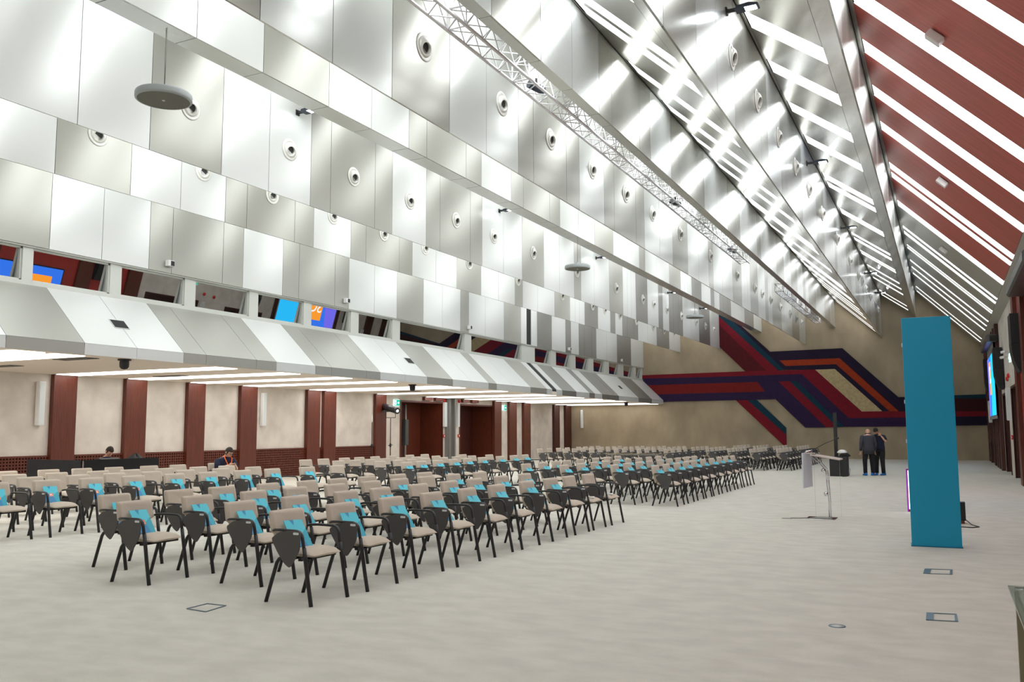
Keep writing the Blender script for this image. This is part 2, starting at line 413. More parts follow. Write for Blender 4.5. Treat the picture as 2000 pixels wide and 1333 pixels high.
# =================================================================== right wall fittings
for k, (y0, y1) in enumerate([(-3.9, -3.2), (-1.6, -0.9), (0.6, 1.3), (2.9, 3.6), (5.1, 5.8), (7.5, 8.15), (9.6, 10.3), (12.0, 12.7), (14.4, 15.1), (16.6, 17.3), (19.0, 19.7), (21.3, 22.0), (25.6, 26.3), (28.2, 28.95), (36.0, 36.0), (38.2, 38.9), (39.9, 40.5), (41.4, 42.0), (43.3, 44.0), (47.0, 47.7), (48.8, 49.5)]):
    if y1 <= y0: continue
    b = MB(); b.box(XR, XR - 0.13, y0, y1, 0, 5.6)
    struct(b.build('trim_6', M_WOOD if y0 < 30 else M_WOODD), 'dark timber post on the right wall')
rp = [(1.3, 2.9), (3.6, 5.1), (5.8, 7.5), (8.15, 9.6), (10.3, 12.0), (12.7, 14.4), (15.1, 16.6), (17.3, 19.0), (19.7, 21.3), (22.0, 25.6), (26.3, 28.2)]
for (y0, y1) in rp:
    b = MB(); b.box(XR, XR - 0.03, y0 + .01, y1 - .01, 0.98, 5.6)
    struct(b.build('trim_7', M_REDWALL), 'bright red panel between timber posts on the right wall')
b = MB()
for (y0, y1) in [(44.0, 47.0), (42.0, 43.3)]:
    for k in range(24): b.box(XR - 0.02, XR - 0.05, y0, y1, 0.02 + k * 0.04, 0.045 + k * 0.04)
struct(b.build('trim_8', M_WOODD), 'dark louvred timber dado on the right wall')

def alcove(side, y0, y1, zt, depth, lab):
    """door recess lined with timber, standing proud in front of the plaster and cut into it"""
    s = 1 if side > 0 else -1
    x0 = XR if side > 0 else XL
    y0 += .006; y1 -= .006; zt -= .006
    b = MB()
    x1 = x0 + s * depth
    b.add([(x0, y0, 0), (x1, y0, 0), (x1, y0, zt), (x0, y0, zt)], [(0, 1, 2, 3)], 0)
    b.add([(x0, y1, 0), (x1, y1, 0), (x1, y1, zt), (x0, y1, zt)], [(0, 1, 2, 3)], 0)
    b.add([(x0, y0, zt), (x1, y0, zt), (x1, y1, zt), (x0, y1, zt)], [(0, 1, 2, 3)], 0)
    b.add([(x1, y0, 0), (x1, y1, 0), (x1, y1, zt), (x1, y0, zt)], [(0, 1, 2, 3)], 0)
    b.add([(x0, y0, 0.004), (x1, y0, 0.004), (x1, y1, 0.004), (x0, y1, 0.004)], [(0, 1, 2, 3)], 1)
    f = 0.07; xf = x0 - s * 0.03
    b.box(xf, x0 + s * .02, y0 - f, y0, 0, zt + f); b.box(xf, x0 + s * .02, y1, y1 + f, 0, zt + f); b.box(xf, x0 + s * .02, y0, y1, zt, zt + f)
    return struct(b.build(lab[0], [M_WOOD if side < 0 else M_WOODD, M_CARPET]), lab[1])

def door_leaf(name, x, y0, y1, zt, m, lab, handle_y):
    b = MB(); b.box(x, x + 0.05, y0 + .01, y1 - .01, 0.01, zt)
    d = struct(b.build(name, m, bevel=.004), lab)
    if handle_y is not None:
        h = MB(); sgn = 1
        h.tube([(x + .05, handle_y, 1.03), (x + .11, handle_y, 1.03), (x + .11, handle_y + 0.14, 1.03)], 0.011)
        h.lathe([(0.0, 0.05), (0.028, 0.05), (0.028, 0.058), (0, 0.058)], 12, 0, (x, handle_y, 0.93), 'x')
        h.build('door_handle', M_CHROME, d)
    return d
alcove(-1, 31.31, 34.71, 2.80, 1.2, ('door_1', 'red timber lined door recess on the left wall, nearer one'))
alcove(-1, 36.36, 39.66, 2.77, 1.2, ('door_2', 'dark timber lined door recess on the left wall, farther one'))
alcove(1, 29.5, 32.7, 2.88, 1.2, ('door_3', 'dark door recess on the right wall, nearer one'))
alcove(1, 34.7, 37.4, 2.8, 1.2, ('door_4', 'dark door recess on the right wall, farther one'))
door_leaf('door_5', XL - 1.19, 33.35, 34.68, 2.78, M_WOOD, 'red timber door leaf with a lever handle', 33.5)
door_leaf('door_6', XL - 1.19, 32.0, 33.3, 2.78, M_WOODD, 'dark timber door leaf in the nearer left recess', None)
door_leaf('door_7', XL - 1.19, 37.9, 39.6, 2.75, M_WOODD, 'dark timber door leaf in the farther left recess', None)
b = MB(); b.box(XL - 1.16, XL - 1.1, 37.78, 37.84, 0, 2.7)
tag(b.build('floor_to_ceiling_bar', M_CHROME), 'thin bright vertical bar in the farther left door recess', 'bar')
# short timber blocks over the left doors
for (a, c) in [(33.02, 33.66), (33.95, 34.65), (36.45, 37.1), (37.35, 38.0)]:
    b = MB(); b.box(XL, XL + 0.14, a, c, 2.9, 3.055)
    struct(b.build('trim_9', M_WOOD), 'short red timber block above the left doors')

# exit signs
def exit_sign(x, y, z, sx, lab, wdt=0.42, hgt=0.26):
    t = thing('exit_sign', lab, 'exit sign', (x, y, z), 0, None)
    b = MB(); b.box(0, sx * 0.05, -wdt / 2, wdt / 2, -hgt / 2, hgt / 2); b.build('sign_box', emit('sign_white', (0.75, 0.95, 0.92, 1), 1.6), t)
    g = MB(); q = sx * 0.052
    g.box(q, sx * .053, -wdt / 2 * 0.98, wdt / 2 * .98, -hgt / 2 * .96, hgt / 2 * .96); g.build('green_field', emit('sign_green', (0.02, 0.45, 0.30, 1), 1.0), t)
    w2 = MB(); q0, q1 = sx * 0.054, sx * 0.056
    w2.box(q0, q1, -.17, -.06, -.09, .10)                      # doorway
    w2.box(q0, q1, .03, .09, -.02, .02); w2.prism([(q0, .09, -.055), (q0, .17, 0), (q0, .09, .055)], (q1 - q0, 0, 0))   # arrow
    w2.build('pictogram', emit('sign_white', (0.75, 0.95, 0.92, 1), 1.6), t)
    g2 = MB(); q2, q3 = sx * .057, sx * .058
    g2.box(q2, q3, -.135, -.10, -.07, .03); g2.box(q2, q3, -.15, -.085, -.02, .01); g2.lathe([(0, 0.057 * sx), (0.016, 0.057 * sx), (0.016, .058 * sx), (0, .058 * sx)], 10, 0, (0, -.117, .055), 'x')
    g2.build('running_figure', emit('sign_green', (0.02, 0.45, 0.30, 1), 1.0), t)
    return t
exit_sign(XL + 0.001, 30.95, 2.74, 1, 'green and white exit sign behind the followspot lamp')
exit_sign(XL + 0.001, 41.0, 2.74, 1, 'green and white exit sign between timber posts right of the dark doors')
exit_sign(XR - 0.001, 32.2, 3.85, -1, 'lit exit sign on the right wall above the nearer door recess')
exit_sign(XR - 0.001, 40.9, 3.45, -1, 'lit exit sign on the right wall by the far screen')

# white column speakers
def column_speaker(x, y, z0, z1, sx, lab):
    t = thing('column_speaker', lab, 'speaker', (x, y, z0), 0, None)
    h = z1 - z0
    b = MB(); b.box(sx * .02, sx * .16, -.09, .09, 0, h); b.build('cabinet', M_WHITE, t, bevel=.015)
    g = MB(); g.box(sx * .161, sx * .166, -.075, .075, 0.03, h - .03); g.build('grille', mat('grille_white', srgb(212, 220, 222), .6), t)
    m = MB(); m.box(0, sx * .02, -.04, .04, h * .2, h * .8); m.build('wall_bracket', M_DARK, t)
for (y, l) in [(14.7, 'white column speaker on the plaster left of the first timber post'), (22.85, 'white column speaker on the plaster between the timber posts'), (35.0 - 0.17, 'white column speaker left of the grey partition channel'), (36.0, 'white column speaker right of the grey partition channel'), (50 - 0.3, None)]:
    if l: column_speaker(XL, y, 1.74, 2.86, 1, l)
e = at(1137, 803, 'y', 49.95)
t = thing('column_speaker', 'white column speaker on the concrete end wall above the far chairs', 'speaker', (e.x, 50, 1.68), 0)
b = MB(); b.box(-.07, .07, -.16, -.02, 0, 1.1); b.build('cabinet', M_WHITE, t, bevel=.01)
g = MB(); g.box(-.06, .06, -.166, -.161, 0.03, 1.07); g.build('grille', mat('grille_white', srgb(212, 220, 222), .6), t)
g = MB(); g.box(-.03, .03, -.02, 0, .2, .9); g.build('wall_bracket', M_DARK, t)
column_speaker(XR, 33.0, 1.85, 2.92, -1, 'white column speaker on the right wall between the dark recesses')
column_speaker(XR, 46.8, 1.86, 2.88, -1, 'white column speaker near the end of the right wall')

# fire alarm buttons, bells
def call_point(x, y, z, sx, lab):
    t = thing('fire_call_point', lab, 'fire alarm button', (x, y, z))
    b = MB(); b.box(0, sx * .05, -.07, .07, -.07, .07); b.build('housing', mat('alarm_red', srgb(200, 30, 20), .4), t, bevel=.006)
    b = MB(); b.box(sx * .05, sx * .055, -.035, .035, -.03, .04); b.build('button_plate', M_WHITE, t)
call_point(XL, 34.85, 1.32, 1, 'red fire alarm button left of the grey partition channel')
call_point(XL, 36.22, 1.32, 1, 'red fire alarm button right of the grey partition channel')
call_point(XR, 33.4, 1.3, -1, 'red fire alarm button on the right wall, farther of two')
call_point(XR, 32.95, 1.3, -1, 'red fire alarm button on the right wall, nearer of two')
def bell(x, y, z, sx, lab):
    t = thing('fire_bell', lab, 'fire bell', (x, y, z))
    b = MB(); b.lathe([(0.0, sx * .10), (0.05, sx * .095), (0.085, sx * .06), (0.09, sx * .03)], 16, 0, (0, 0, 0), 'x'); b.build('gong', mat('alarm_red', srgb(200, 30, 20), .4), t)
    b = MB(); b.lathe([(0.06, 0), (0.06, sx * .03), (0, sx * .03)], 16, 0, (0, 0, 0), 'x'); b.build('back_plate', M_WHITE, t)
bell(XL, 34.85, 2.94, 1, 'red fire bell under the low ceiling left of the grey channel')
bell(XL, 36.22, 2.94, 1, 'red fire bell under the low ceiling right of the grey channel')
bell(XR, 33.7, 3.25, -1, 'red fire bell on the right wall, lower of two')
bell(XR, 33.0, 3.32, -1, 'red fire bell on the right wall, higher of two')
# right wall cameras
for (y, z, l) in [(34.0, 4.02, 'white wall camera on the right wall, lower of two'), (33.4, 4.16, 'white wall camera on the right wall, upper of two')]:
    t = thing('security_camera', l, 'camera', (XR, y, z))
    b = MB(); b.tube([(0, 0, 0), (-.06, 0, 0), (-.09, 0, -.02)], .025); b.build('bracket', M_WHITE, t)
    b = MB(); b.tube([(-.06, -.03, -.01), (-.19, .08, -.03)], .045, 12); b.build('body', M_WHITE, t)
    b = MB(); b.tube([(-.18, .07, -.03), (-.23, .11, -.035)], .035, 12); b.build('lens_hood', M_BLACK, t)

# hanging speaker arrays on the right wall
def array(y, z0, z1, lab):
    t = thing('speaker_array', lab, 'speaker', (XR, y, z0))
    h = z1 - z0; zm = h * 0.48
    b = MB(); b.prism([(-.32, 0, zm + .01), (-.32, 0, h), (-.03, 0, h), (-.03, 0, zm + .01)], (0, .9, 0)); b.build('upper_cabinet', M_BLACK, t)
    pts = [(-.32, 0, zm), (-.31, 0, zm * .7), (-.27, 0, zm * .4), (-.2, 0, zm * .12), (-.16, 0, 0), (-.03, 0, 0), (-.03, 0, zm)]
    b = MB(); b.prism(pts, (0, .9, 0)); b.build('lower_cabinet', M_BLACK, t)
    b = MB(); b.box(-.03, 0, .3, .6, h * .2, h * .9); b.build('mounting_plate', M_DARK, t)
array(26.4, 3.08, 4.62, 'black curved speaker array beside the near projection screen')
array(35.9, 3.0, 4.5, 'black curved speaker array on the near side of the far screen')
array(44.6, 3.1, 4.7, 'black curved speaker array on the far side of the far screen')

# projection screens
M_SCB = emit('screen_blue', (0.03, 0.16, 0.75, 1), 1.3); M_SCC = emit('screen_cyan', (0.02, 0.45, 0.85, 1), 1.3)
M_SCO = emit('screen_orange', (0.95, 0.33, 0.03, 1), 1.2); M_SCW = emit('screen_white', (0.95, 0.95, 0.95, 1), 1.2)
M_SCP = emit('screen_violet', (0.16, 0.14, 0.80, 1), 1.2)
def text_mesh(body, size, name, m, parent, loc, rot):
    cu = bpy.data.curves.new(name, 'FONT'); cu.body = body; cu.size = size; cu.extrude = 0.002; cu.align_x = 'CENTER'; cu.align_y = 'CENTER'
    cu.materials.append(m)
    tmp = bpy.data.objects.new('tmp', cu); C.objects.link(tmp)
    bpy.context.view_layer.update()
    me = bpy.data.meshes.new_from_object(tmp.evaluated_get(bpy.context.evaluated_depsgraph_get()))
    bpy.data.objects.remove(tmp); me.name = name
    o = bpy.data.objects.new(name, me); C.objects.link(o); o.parent = parent
    o.location = loc; o.rotation_euler = rot
    return o
def screen(y0, y1, z0, z1, lab, red=False):
    t = thing('projection_screen', lab, 'projection screen', (1.74, y0, z0)); W = y1 - y0; H = z1 - z0
    b = MB(); b.box(0, .01, 0, W, 0, H); b.build('fabric', mat('screen_fabric', (.3, .3, .3, 1), .8), t)
    b = MB(); zb, zt = .12, H - .35
    b.box(-.004, -.001, 0.08, W - .08, zb, zt); b.build('picture_ground', M_SCC, t)
    b = MB(); q = -.006
    b.prism([(q, W - .08, zb), (q, W * .62, zb), (q, W * .42, zt), (q, W - .08, zt)], (.001, 0, 0)); b.build('picture_blue_area', M_SCB, t)
    b = MB(); q = -.008
    b.prism([(q, W - .08, zb), (q, W * .86, zb), (q, W * .74, zt), (q, W - .08, zt)], (.001, 0, 0)); b.build('picture_violet_area', M_SCP, t)
    b = MB(); b.box(-.011, -.009, W * .50, W * .50 + 1.25, H * .34, H * .34 + 1.35); b.build('picture_orange_square', M_SCO, t)
    text_mesh('SC', 1.0, 'logo_letters', M_SCW, t, (-.014, W * .50 + .62, H * .34 + .78), (PI / 2, 0, -PI / 2))
    b = MB(); b.box(-.03, .03, 0, W, -.03, .08); b.build('bottom_bar', mat('screen_bar', (.4, .4, .4, 1), .5), t)
    b = MB(); b.prism([(-.28, 0, 0), (-.32, 0, .05), (-.32, 0, .22), (-.26, 0, .28), (.05, 0, .28), (.05, 0, 0)], (0, W + .5, 0))
    c = b.build('casing', mat('screen_casing', srgb(96, 98, 98), .35, .5), t); c.location = (.08, -.25, H)
    b = MB(); b.box(-.1, .205, -.3, -.22, H + .03, H + .24); b.box(-.1, .21, W + .22, W + .30, H + .03, H + .24); b.build('end_bracket', M_BLACK, t)
t = thing('projection_screen', 'rolled-up projection screen in a long grey casing, nearest to the camera', 'projection screen', (1.74, 20.4, 4.95))
b = MB(); b.prism([(-.28, 0, 0), (-.32, 0, .05), (-.32, 0, .22), (-.26, 0, .28), (.05, 0, .28), (.05, 0, 0)], (0, 5.3, 0)); c = b.build('casing', mat('screen_casing', srgb(96, 98, 98), .35, .5), t)
c.location = (.115, -.1, 0)
b = MB(); b.box(-.1, .21, -.12, -.06, .03, .24); b.box(-.1, .21, 5.16, 5.22, .03, .24); b.build('end_bracket', M_BLACK, t)
t = thing('led_display', 'wide blue and orange display on the right wall near the camera', 'display', (1.9, 20.2, 1.3))
b = MB(); b.box(-.02, .05, 0, 4.8, 0, 2.0); b.build('frame', M_BLACK, t)
b = MB(); b.box(-.026, -.021, .05, 4.75, .05, 1.95); b.build('picture_ground', M_SCB, t)
b = MB(); b.box(-.030, -.027, .05, 1.6, .05, 1.95); b.build('picture_cyan_area', M_SCC, t)
b = MB(); b.box(-.030, -.027, 2.6, 4.3, .3, 1.6); b.build('picture_orange_area', M_SCO, t)
screen(38.3, 43.6, 2.0, 4.9, 'large projection screen showing a blue and orange picture, far one')

# =================================================================== tapestry on the end wall
TC = {'teal': srgb(0, 50, 68), 'crimson': srgb(120, 6, 30), 'deep_red': srgb(84, 8, 18), 'violet': srgb(42, 20, 62), 'navy': srgb(26, 10, 42), 'orange': srgb(158, 52, 12), 'rust': srgb(118, 20, 16), 'cream': srgb(190, 170, 128), 'maroon': srgb(58, 4, 12)}
def TM(n): return mat('tapestry_' + n, TC[n], .95, noise=.2, nscale=9, bump=.3, bscale=60)
def P(x, y): return (x, y)
def A(x, y): return (1380 + x / 7.404, 600 + y / 7.404)
def B(x, y): return (1440 + x / 8.333, 740 + y / 8.333)
def D(x, y): return (1580 + x / 6.665, 660 + y / 6.665)
POLY = [
 ('teal', 'teal band of the upper diagonal', [A(150, 60), A(330, 165), A(620, 430), A(850, 650), A(1125, 908), A(1040, 918), A(150, 110)]),
 ('crimson', 'crimson band of the upper diagonal', [A(150, 110), A(1040, 918), A(870, 925), A(150, 225)]),
 ('deep_red', 'deep red band of the upper diagonal', [A(150, 225), A(870, 925), A(565, 932), A(150, 540)]),
 ('navy', 'dark violet angled band', [A(330, 165), A(395, 175), A(920, 648), D(435, 138), D(1165, 775), D(1265, 772), D(1265, 958), D(1168, 958), D(400, 268), A(1058, 775), A(1145, 855), D(355, 347), D(1048, 958), D(955, 958), D(338, 408), A(1570, 905), A(1125, 908), A(850, 650), A(620, 430)]),
 ('orange', 'orange angled stripe', [A(1058, 775), D(400, 268), D(1168, 958), D(1048, 958), D(355, 347), A(1145, 855)]),
 ('cream', 'cream parallelogram', [D(80, 418), D(338, 408), D(955, 958), D(690, 962)]),
 ('crimson', 'long crimson band', [P(1225, 735), P(1256, 733.5), A(565, 932), A(1570, 905), D(690, 962), D(1265, 960), D(1265, 1040), D(520, 1048), A(1380, 972), A(0, 1015), P(1256, 740), P(1225, 741)]),
 ('violet', 'broad violet band', [P(1225, 741), P(1256, 740), A(0, 1015), A(1380, 972), D(520, 1048), D(1265, 1040), D(1265, 1155), B(1745, 785), B(965, 35), B(855, 42), B(675, 50), B(1450, 795), B(1110, 798), B(625, 335), B(0, 350), P(1296, 785.4), P(1225, 788), P(1225, 774), P(1284, 771), B(450, 212), B(335, 55), P(1267, 753), P(1225, 755)]),
 ('rust', 'rust red stripe', [P(1225, 755), P(1267, 753), B(335, 55), B(450, 212), P(1284, 771), P(1225, 774)]),
 ('crimson', 'narrow crimson diagonal', [B(675, 50), B(855, 42), B(1635, 790), B(1450, 795)]),
 ('teal', 'narrow teal diagonal', [B(855, 42), B(965, 35), B(1745, 785), B(1635, 790)]),
 ('crimson', 'crimson tail of the lower diagonal', [B(-20, 352), B(170, 350), B(800, 915), B(806, 1088), B(755, 1085)]),
 ('teal', 'teal tail of the lower diagonal', [B(170, 350), B(318, 345), B(798, 800), B(800, 915)]),
 ('teal', 'dark teal band at the right end', [D(1265, 772), P(1929, 770.5), P(1929, 779), D(1265, 790)]),
 ('maroon', 'maroon band at the right end', [D(1265, 790), P(1929, 779), P(1931, 804), D(1265, 960)]),
 ('crimson', 'crimson band at the right end', [D(1265, 960), P(1931, 804), P(1931.5, 813), D(1265, 1040)]),
 ('navy', 'dark violet band at the right end', [D(1265, 1040), P(1931.5, 813), P(1932.5, 831), D(1265, 1155)]),
]
tp = thing('wall_tapestry', 'large woven tapestry of crimson, violet, teal and orange angled stripes on the concrete end wall', 'tapestry', (0, YE, 0))
for (c, lab, pl) in POLY:
    pts = [at(px, py, 'y', YE) for px, py in pl]
    b = MB(); b.prism([(p.x, -0.07, p.z) for p in pts], (0, 0.068, 0))
    o = b.build('woven_band', TM(c), tp, fix=True); o['label'] = lab

# =================================================================== air nozzles
def nozzle():
    t = thing('air_nozzle', 'x', 'air nozzle')
    b = MB(); b.lathe([(0.175, 0.0), (0.23, 0.0), (0.235, 0.012), (0.215, 0.022), (0.175, 0.02), (0.165, 0.0)], 28, 0, (0, 0, 0), 'x'); b.build('rim', mat('nozzle_white', srgb(222, 222, 214), .35, .1), t)
    b = MB(); ax = Vector((1, -0.15, -0.45)).normalized()
    # ball with a cut mouth
    n = 24; prof = [(0.165, -0.02), (0.168, 0.02), (0.155, 0.07), (0.132, 0.105), (0.108, 0.122), (0.100, 0.116), (0.098, 0.0), (0.095, -0.06)]
    b.lathe(prof, n, 0, (0, 0, 0), 'x'); bl = b.build('ball', mat('nozzle_white', srgb(222, 222, 214), .35, .1), t)
    bl.rotation_euler = (0, 0.42, -0.22)
    b = MB(); b.lathe([(0, .01), (.098, .01)], n, 0, (0, 0, 0), 'x'); d = b.build('throat', mat('throat_dark', (.05, .05, .05, 1), .7), t); d.rotation_euler = bl.rotation_euler
    return t
nz = nozzle(); nz.scale = (.55, .92, .92); note_children(nz)
NY = [-3.5, -1.2, 1.3, 3.6, 5.8, 8.2, 10.65, 13.2, 15.3, 17.55, 19.8, 21.95, 24.65, 28.3, 32.4, 35.8, 37.35, 39.4, 41.9, 44.7, 46.7, 48.6]
first = True
for (fi, z, nm, skip) in [(2, 7.13, 'third', []), (1, 7.01, 'second', []), (4, 7.26, 'fifth', []), (6, 7.54, 'seventh', [])]:
    for k, y in enumerate(NY):
        if y < (10 if fi < 6 else 13): continue
        yy = y + (0 if fi < 5 else 0.5)
        if yy > 49: continue
        x = FACES[fi][0] + 0.001
        lab = 'round white air nozzle on the %s panel step, %s from the end wall' % (nm, ORD[len(NY) - 1 - k])
        if first: nz.location = (x, yy, z); nz['label'] = lab; nz['group'] = 'round air nozzles'; first = False
        else: dup(nz, (x, yy, z), 0, lab, 'round air nozzles')

# floodlights on the steps
def flood():
    t = thing('floodlight', 'x', 'floodlight')
    b = MB(); b.box(0, .03, -.09, .09, -.09, .09); b.box(.03, .26, -.05, .05, -.035, .035); b.build('wall_arm', M_BLACK, t, bevel=.008)
    b = MB(); b.prism([(.24, -.13, -.03), (.3, -.17, .03), (.62, -.17, .06), (.86, -.12, .03), (.86, -.12, -.02), (.24, -.13, -.05)], (0, .30, 0)); b.build('housing', mat('flood_dark', srgb(60, 66, 76), .4, .4), t, bevel=.01)
    b = MB(); b.add([(.5, -.12, -.040), (.8, -.09, -.030), (.8, .13, -.030), (.5, .13, -.040), (.5, -.12, -.03), (.8, -.09, -.022), (.8, .13, -.022), (.5, .13, -.03)], [(0, 1, 2, 3), (7, 6, 5, 4), (0, 4, 5, 1), (1, 5, 6, 2), (2, 6, 7, 3), (3, 7, 4, 0)]); b.build('lens', M_FLOOD, t)
    return t
fl = flood(); fl.scale = (.58, .62, .62); note_children(fl); first = True
for (fi, z, nm) in [(2, 7.95, 'third'), (6, 8.17, 'seventh')]:
    for k, y in enumerate([13.4, 22.3, 30.2, 39.6, 45.6]):
        if fi == 4 and k > 2: continue
        lab = 'small dark floodlight on an arm on the %s panel step, %s from the near end' % (nm, ORD[k])
        L_ = (FACES[fi][0], y, z)
        if first: fl.location = L_; fl['label'] = lab; fl['group'] = 'floodlights on the panel steps'; first = False
        else: dup(fl, L_, 0, lab, 'floodlights on the panel steps')

# truss
def truss(y0, y1, lab):
    t = thing('lighting_truss', lab, 'truss', (-5.8, y0, 7.12)); L = y1 - y0; s = .15; h = .30
    for (x, z) in [(-s, 0), (s, 0), (-s, h), (s, h)]:
        b = MB(); b.tube([(x, 0, z), (x, L, z)], .025, 10); b.build('chord', M_ALU, t)
    n = int(L / .5); st = L / n
    b = MB()
    for k in range(n):
        a, c = k * st, (k + 1) * st; m = (a + c) / 2
        for z in (0, h):
            b.tube([(-s, a, z), (s, m, z)], .009, 6, cap=False); b.tube([(s, m, z), (-s, c, z)], .009, 6, cap=False)
        for x in (-s, s):
            b.tube([(x, a, 0), (x, m, h)], .009, 6, cap=False); b.tube([(x, m, h), (x, c, 0)], .009, 6, cap=False)
        if k % 4 == 0:
            for z in (0, h): b.tube([(-s, a, z), (s, a, z)], .012, 6, cap=False)
            for x in (-s, s): b.tube([(x, a, 0), (x, a, h)], .012, 6, cap=False)
    b.build('lacing_bars', M_ALU, t)
    for yy in [L * q for q in (0.12, 0.4, 0.68, 0.93)]:
        b = MB(); b.tube([(0, yy, h), (0.2, yy, h + .55)], .008, 6); b.build('hanger_wire', M_CHROME, t)
truss(6.0, 29.4, 'long silver box truss hanging under the terraced roof')
truss(36.0, 48.0, 'shorter silver box truss hanging near the end wall')
for k, y in enumerate([12.7, 21.0, 27.5]):
    t = thing('stage_light', 'small dark lamp clamped inside the long truss, %s from the near end' % ORD[k], 'stage light', (-5.8, y, 7.27))
    b = MB(); b.tube([(0, 0, 0.1), (0, 0, -.0)], .02); b.build('clamp', M_BLACK, t)
    b = MB(); b.tube([(-.08, -.12, -.02), (.06, .14, -.07)], .07, 12); b.build('housing', mat('flood_dark', srgb(60, 66, 76), .4, .4), t)
    b = MB(); b.lathe([(0, 0), (.055, 0)], 12, 0, (0, 0, 0), 'y'); o = b.build('lens', M_FLOOD, t); o.location = (.062, .144, -.071); o.rotation_euler = (-.2, 0, -.5)

# pendant disc speakers
def pend():
    t = thing('pendant_speaker', 'x', 'pendant speaker')
    b = MB(); b.lathe([(.33, -.075), (.355, -.07), (.36, -.05), (.36, .0), (.35, .02), (.30, .035), (.075, .045)], 48); b.build('disc_body', mat('pendant_grey', srgb(168, 176, 176), .4), t)
    b = MB(); b.lathe([(0, -.072), (.335, -.072)], 48, smooth=False); b.build('speaker_mesh', mat('pendant_mesh', srgb(120, 120, 110), .7, .3, bump=.5, bscale=300), t)
    b = MB(); b.lathe([(.062, .03), (.062, .115), (.055, .12), (0, .12)], 24); b.build('canopy', mat('pendant_grey', srgb(168, 176, 176), .4), t)
    b = MB(); b.tube([(0, 0, .12), (0, 0, .93)], .005, 6); b.tube([(.012, 0, .12), (.02, 0, .93)], .003, 6); b.build('suspension_cable', M_DARK, t)
    b = MB(); b.lathe([(0, -.078), (.02, -.078), (.02, -.072)], 12); b.build('badge', M_WHITE, t)
    return t
pn = pend(); note_children(pn)
for k, (px, py) in enumerate([(320, 186), (1128, 521), (1357, 618)]):
    p = at(px, py, 'x', -9.1)
    lab = 'round grey disc speaker hung on a cable, %s' % ['largest and nearest to the camera', 'the middle one of three', 'smallest, before the end wall'][k]
    if k == 0: pn.location = p; pn['label'] = lab; pn['group'] = 'pendant disc speakers'
    else: dup(pn, p, 0, lab, 'pendant disc speakers')

# white sensors on the lowest panels, ball cameras and dark hatches at the soffit
for k, (y, z) in enumerate([(14.4, 5.44), (21.08, 5.45), (28.64, 5.43), (38.41, 5.41), (45.99, 5.4)]):
    t = thing('wall_sensor', 'small white box with black window, lowest panel row, %s from near end' % ORD[k], 'sensor', (-15.95, y, z), 0, 'white boxes above the gallery windows')
    b = MB(); b.box(0, .12, -.09, .09, -.07, .07); b.build('housing', M_WHITE, t, bevel=.01)
    b = MB(); b.box(.1205, .124, -.03, .075, -.055, .055); b.build('dark_window', M_BLACK, t)
for k, (x, y) in enumerate([(-15.02, 12.53), (-15.4, 23.96), (-15.5, 45.4)]):
    t = thing('dome_camera', 'black ball camera under the edge of the low ceiling, %s' % ['nearest', 'middle of three', 'farthest'][k], 'camera', (x, y, 3.06), 0, 'ball cameras under the low ceiling')
    b = MB(); b.lathe([(0, 0), (.13, 0), (.13, -.03), (.02, -.03)], 20); b.build('base_plate', M_BLACK, t)
    b = MB(); b.lathe([(.09, -.02), (.095, -.1), (.09, -.16), (.06, -.2), (0, -.215)], 20); b.build('camera_head', M_BLACK, t)
for k, y in enumerate([12.6, 23.6, 43.9]):
    t = thing('soffit_hatch', 'small dark square grille in the sloping soffit, %s' % ['nearest', 'middle of three', 'farthest'][k], 'grille', (-15.3, y, 3.80), 0, 'dark grilles in the sloping soffit')
    b = MB(); b.box(-.12, .12, -.17, .17, -.012, .012); o = b.build('grille', M_JOINT, t); o.rotation_euler = (0, math.atan2(1.18, 1.23), 0)
    b = MB(); b.box(-.135, .135, -.185, .185, -.008, .008); o = b.build('frame', M_FRAME, t); o.rotation_euler = (0, math.atan2(1.18, 1.23), 0)
for k, (x, y) in enumerate([(-15.8, 12.0), (-19.0, 12.6), (-18.6, 17.0), (-18.4, 22.5), (-18.2, 28.0)]):
    b = MB(); b.box(-.5, .5, -.16, .16, -.005, 0.004, 0)
    for q in range(6): b.box(-.48, .48, -.14 + q * .05, -.125 + q * .05, -.012, -.004, 1)
    o = b.build('ceiling_vent', [M_JOINT, M_DARK]); o.location = (x, y, 3.056)
    tag(o, 'dark slotted vent in the low ceiling, %s from the near end' % ORD[k], 'vent', 'vents in the low ceiling')
for k, (y, s) in enumerate([(13.9, .42), (22.2, .44), (30.9, .44)]):
    d = Vector((3.08, 0, -3.12)).normalized(); c = Vector((-1.13, 0, 8.72)) + d * (4.42 * s) + Vector((-.02, 0, -.02))
    t = thing('slope_sensor', 'small white box fixed on the red slope, %s' % ['nearest', 'middle of three', 'farthest'][k], 'sensor', (c.x, y, c.z), 0, 'white boxes on the red slope')
    b = MB(); b.box(-.13, .13, -.08, .08, -.12, 0); o = b.build('housing', M_WHITE, t, bevel=.01); o.rotation_euler = (0, math.atan2(3.12, 3.08), 0)
print('fittings done')

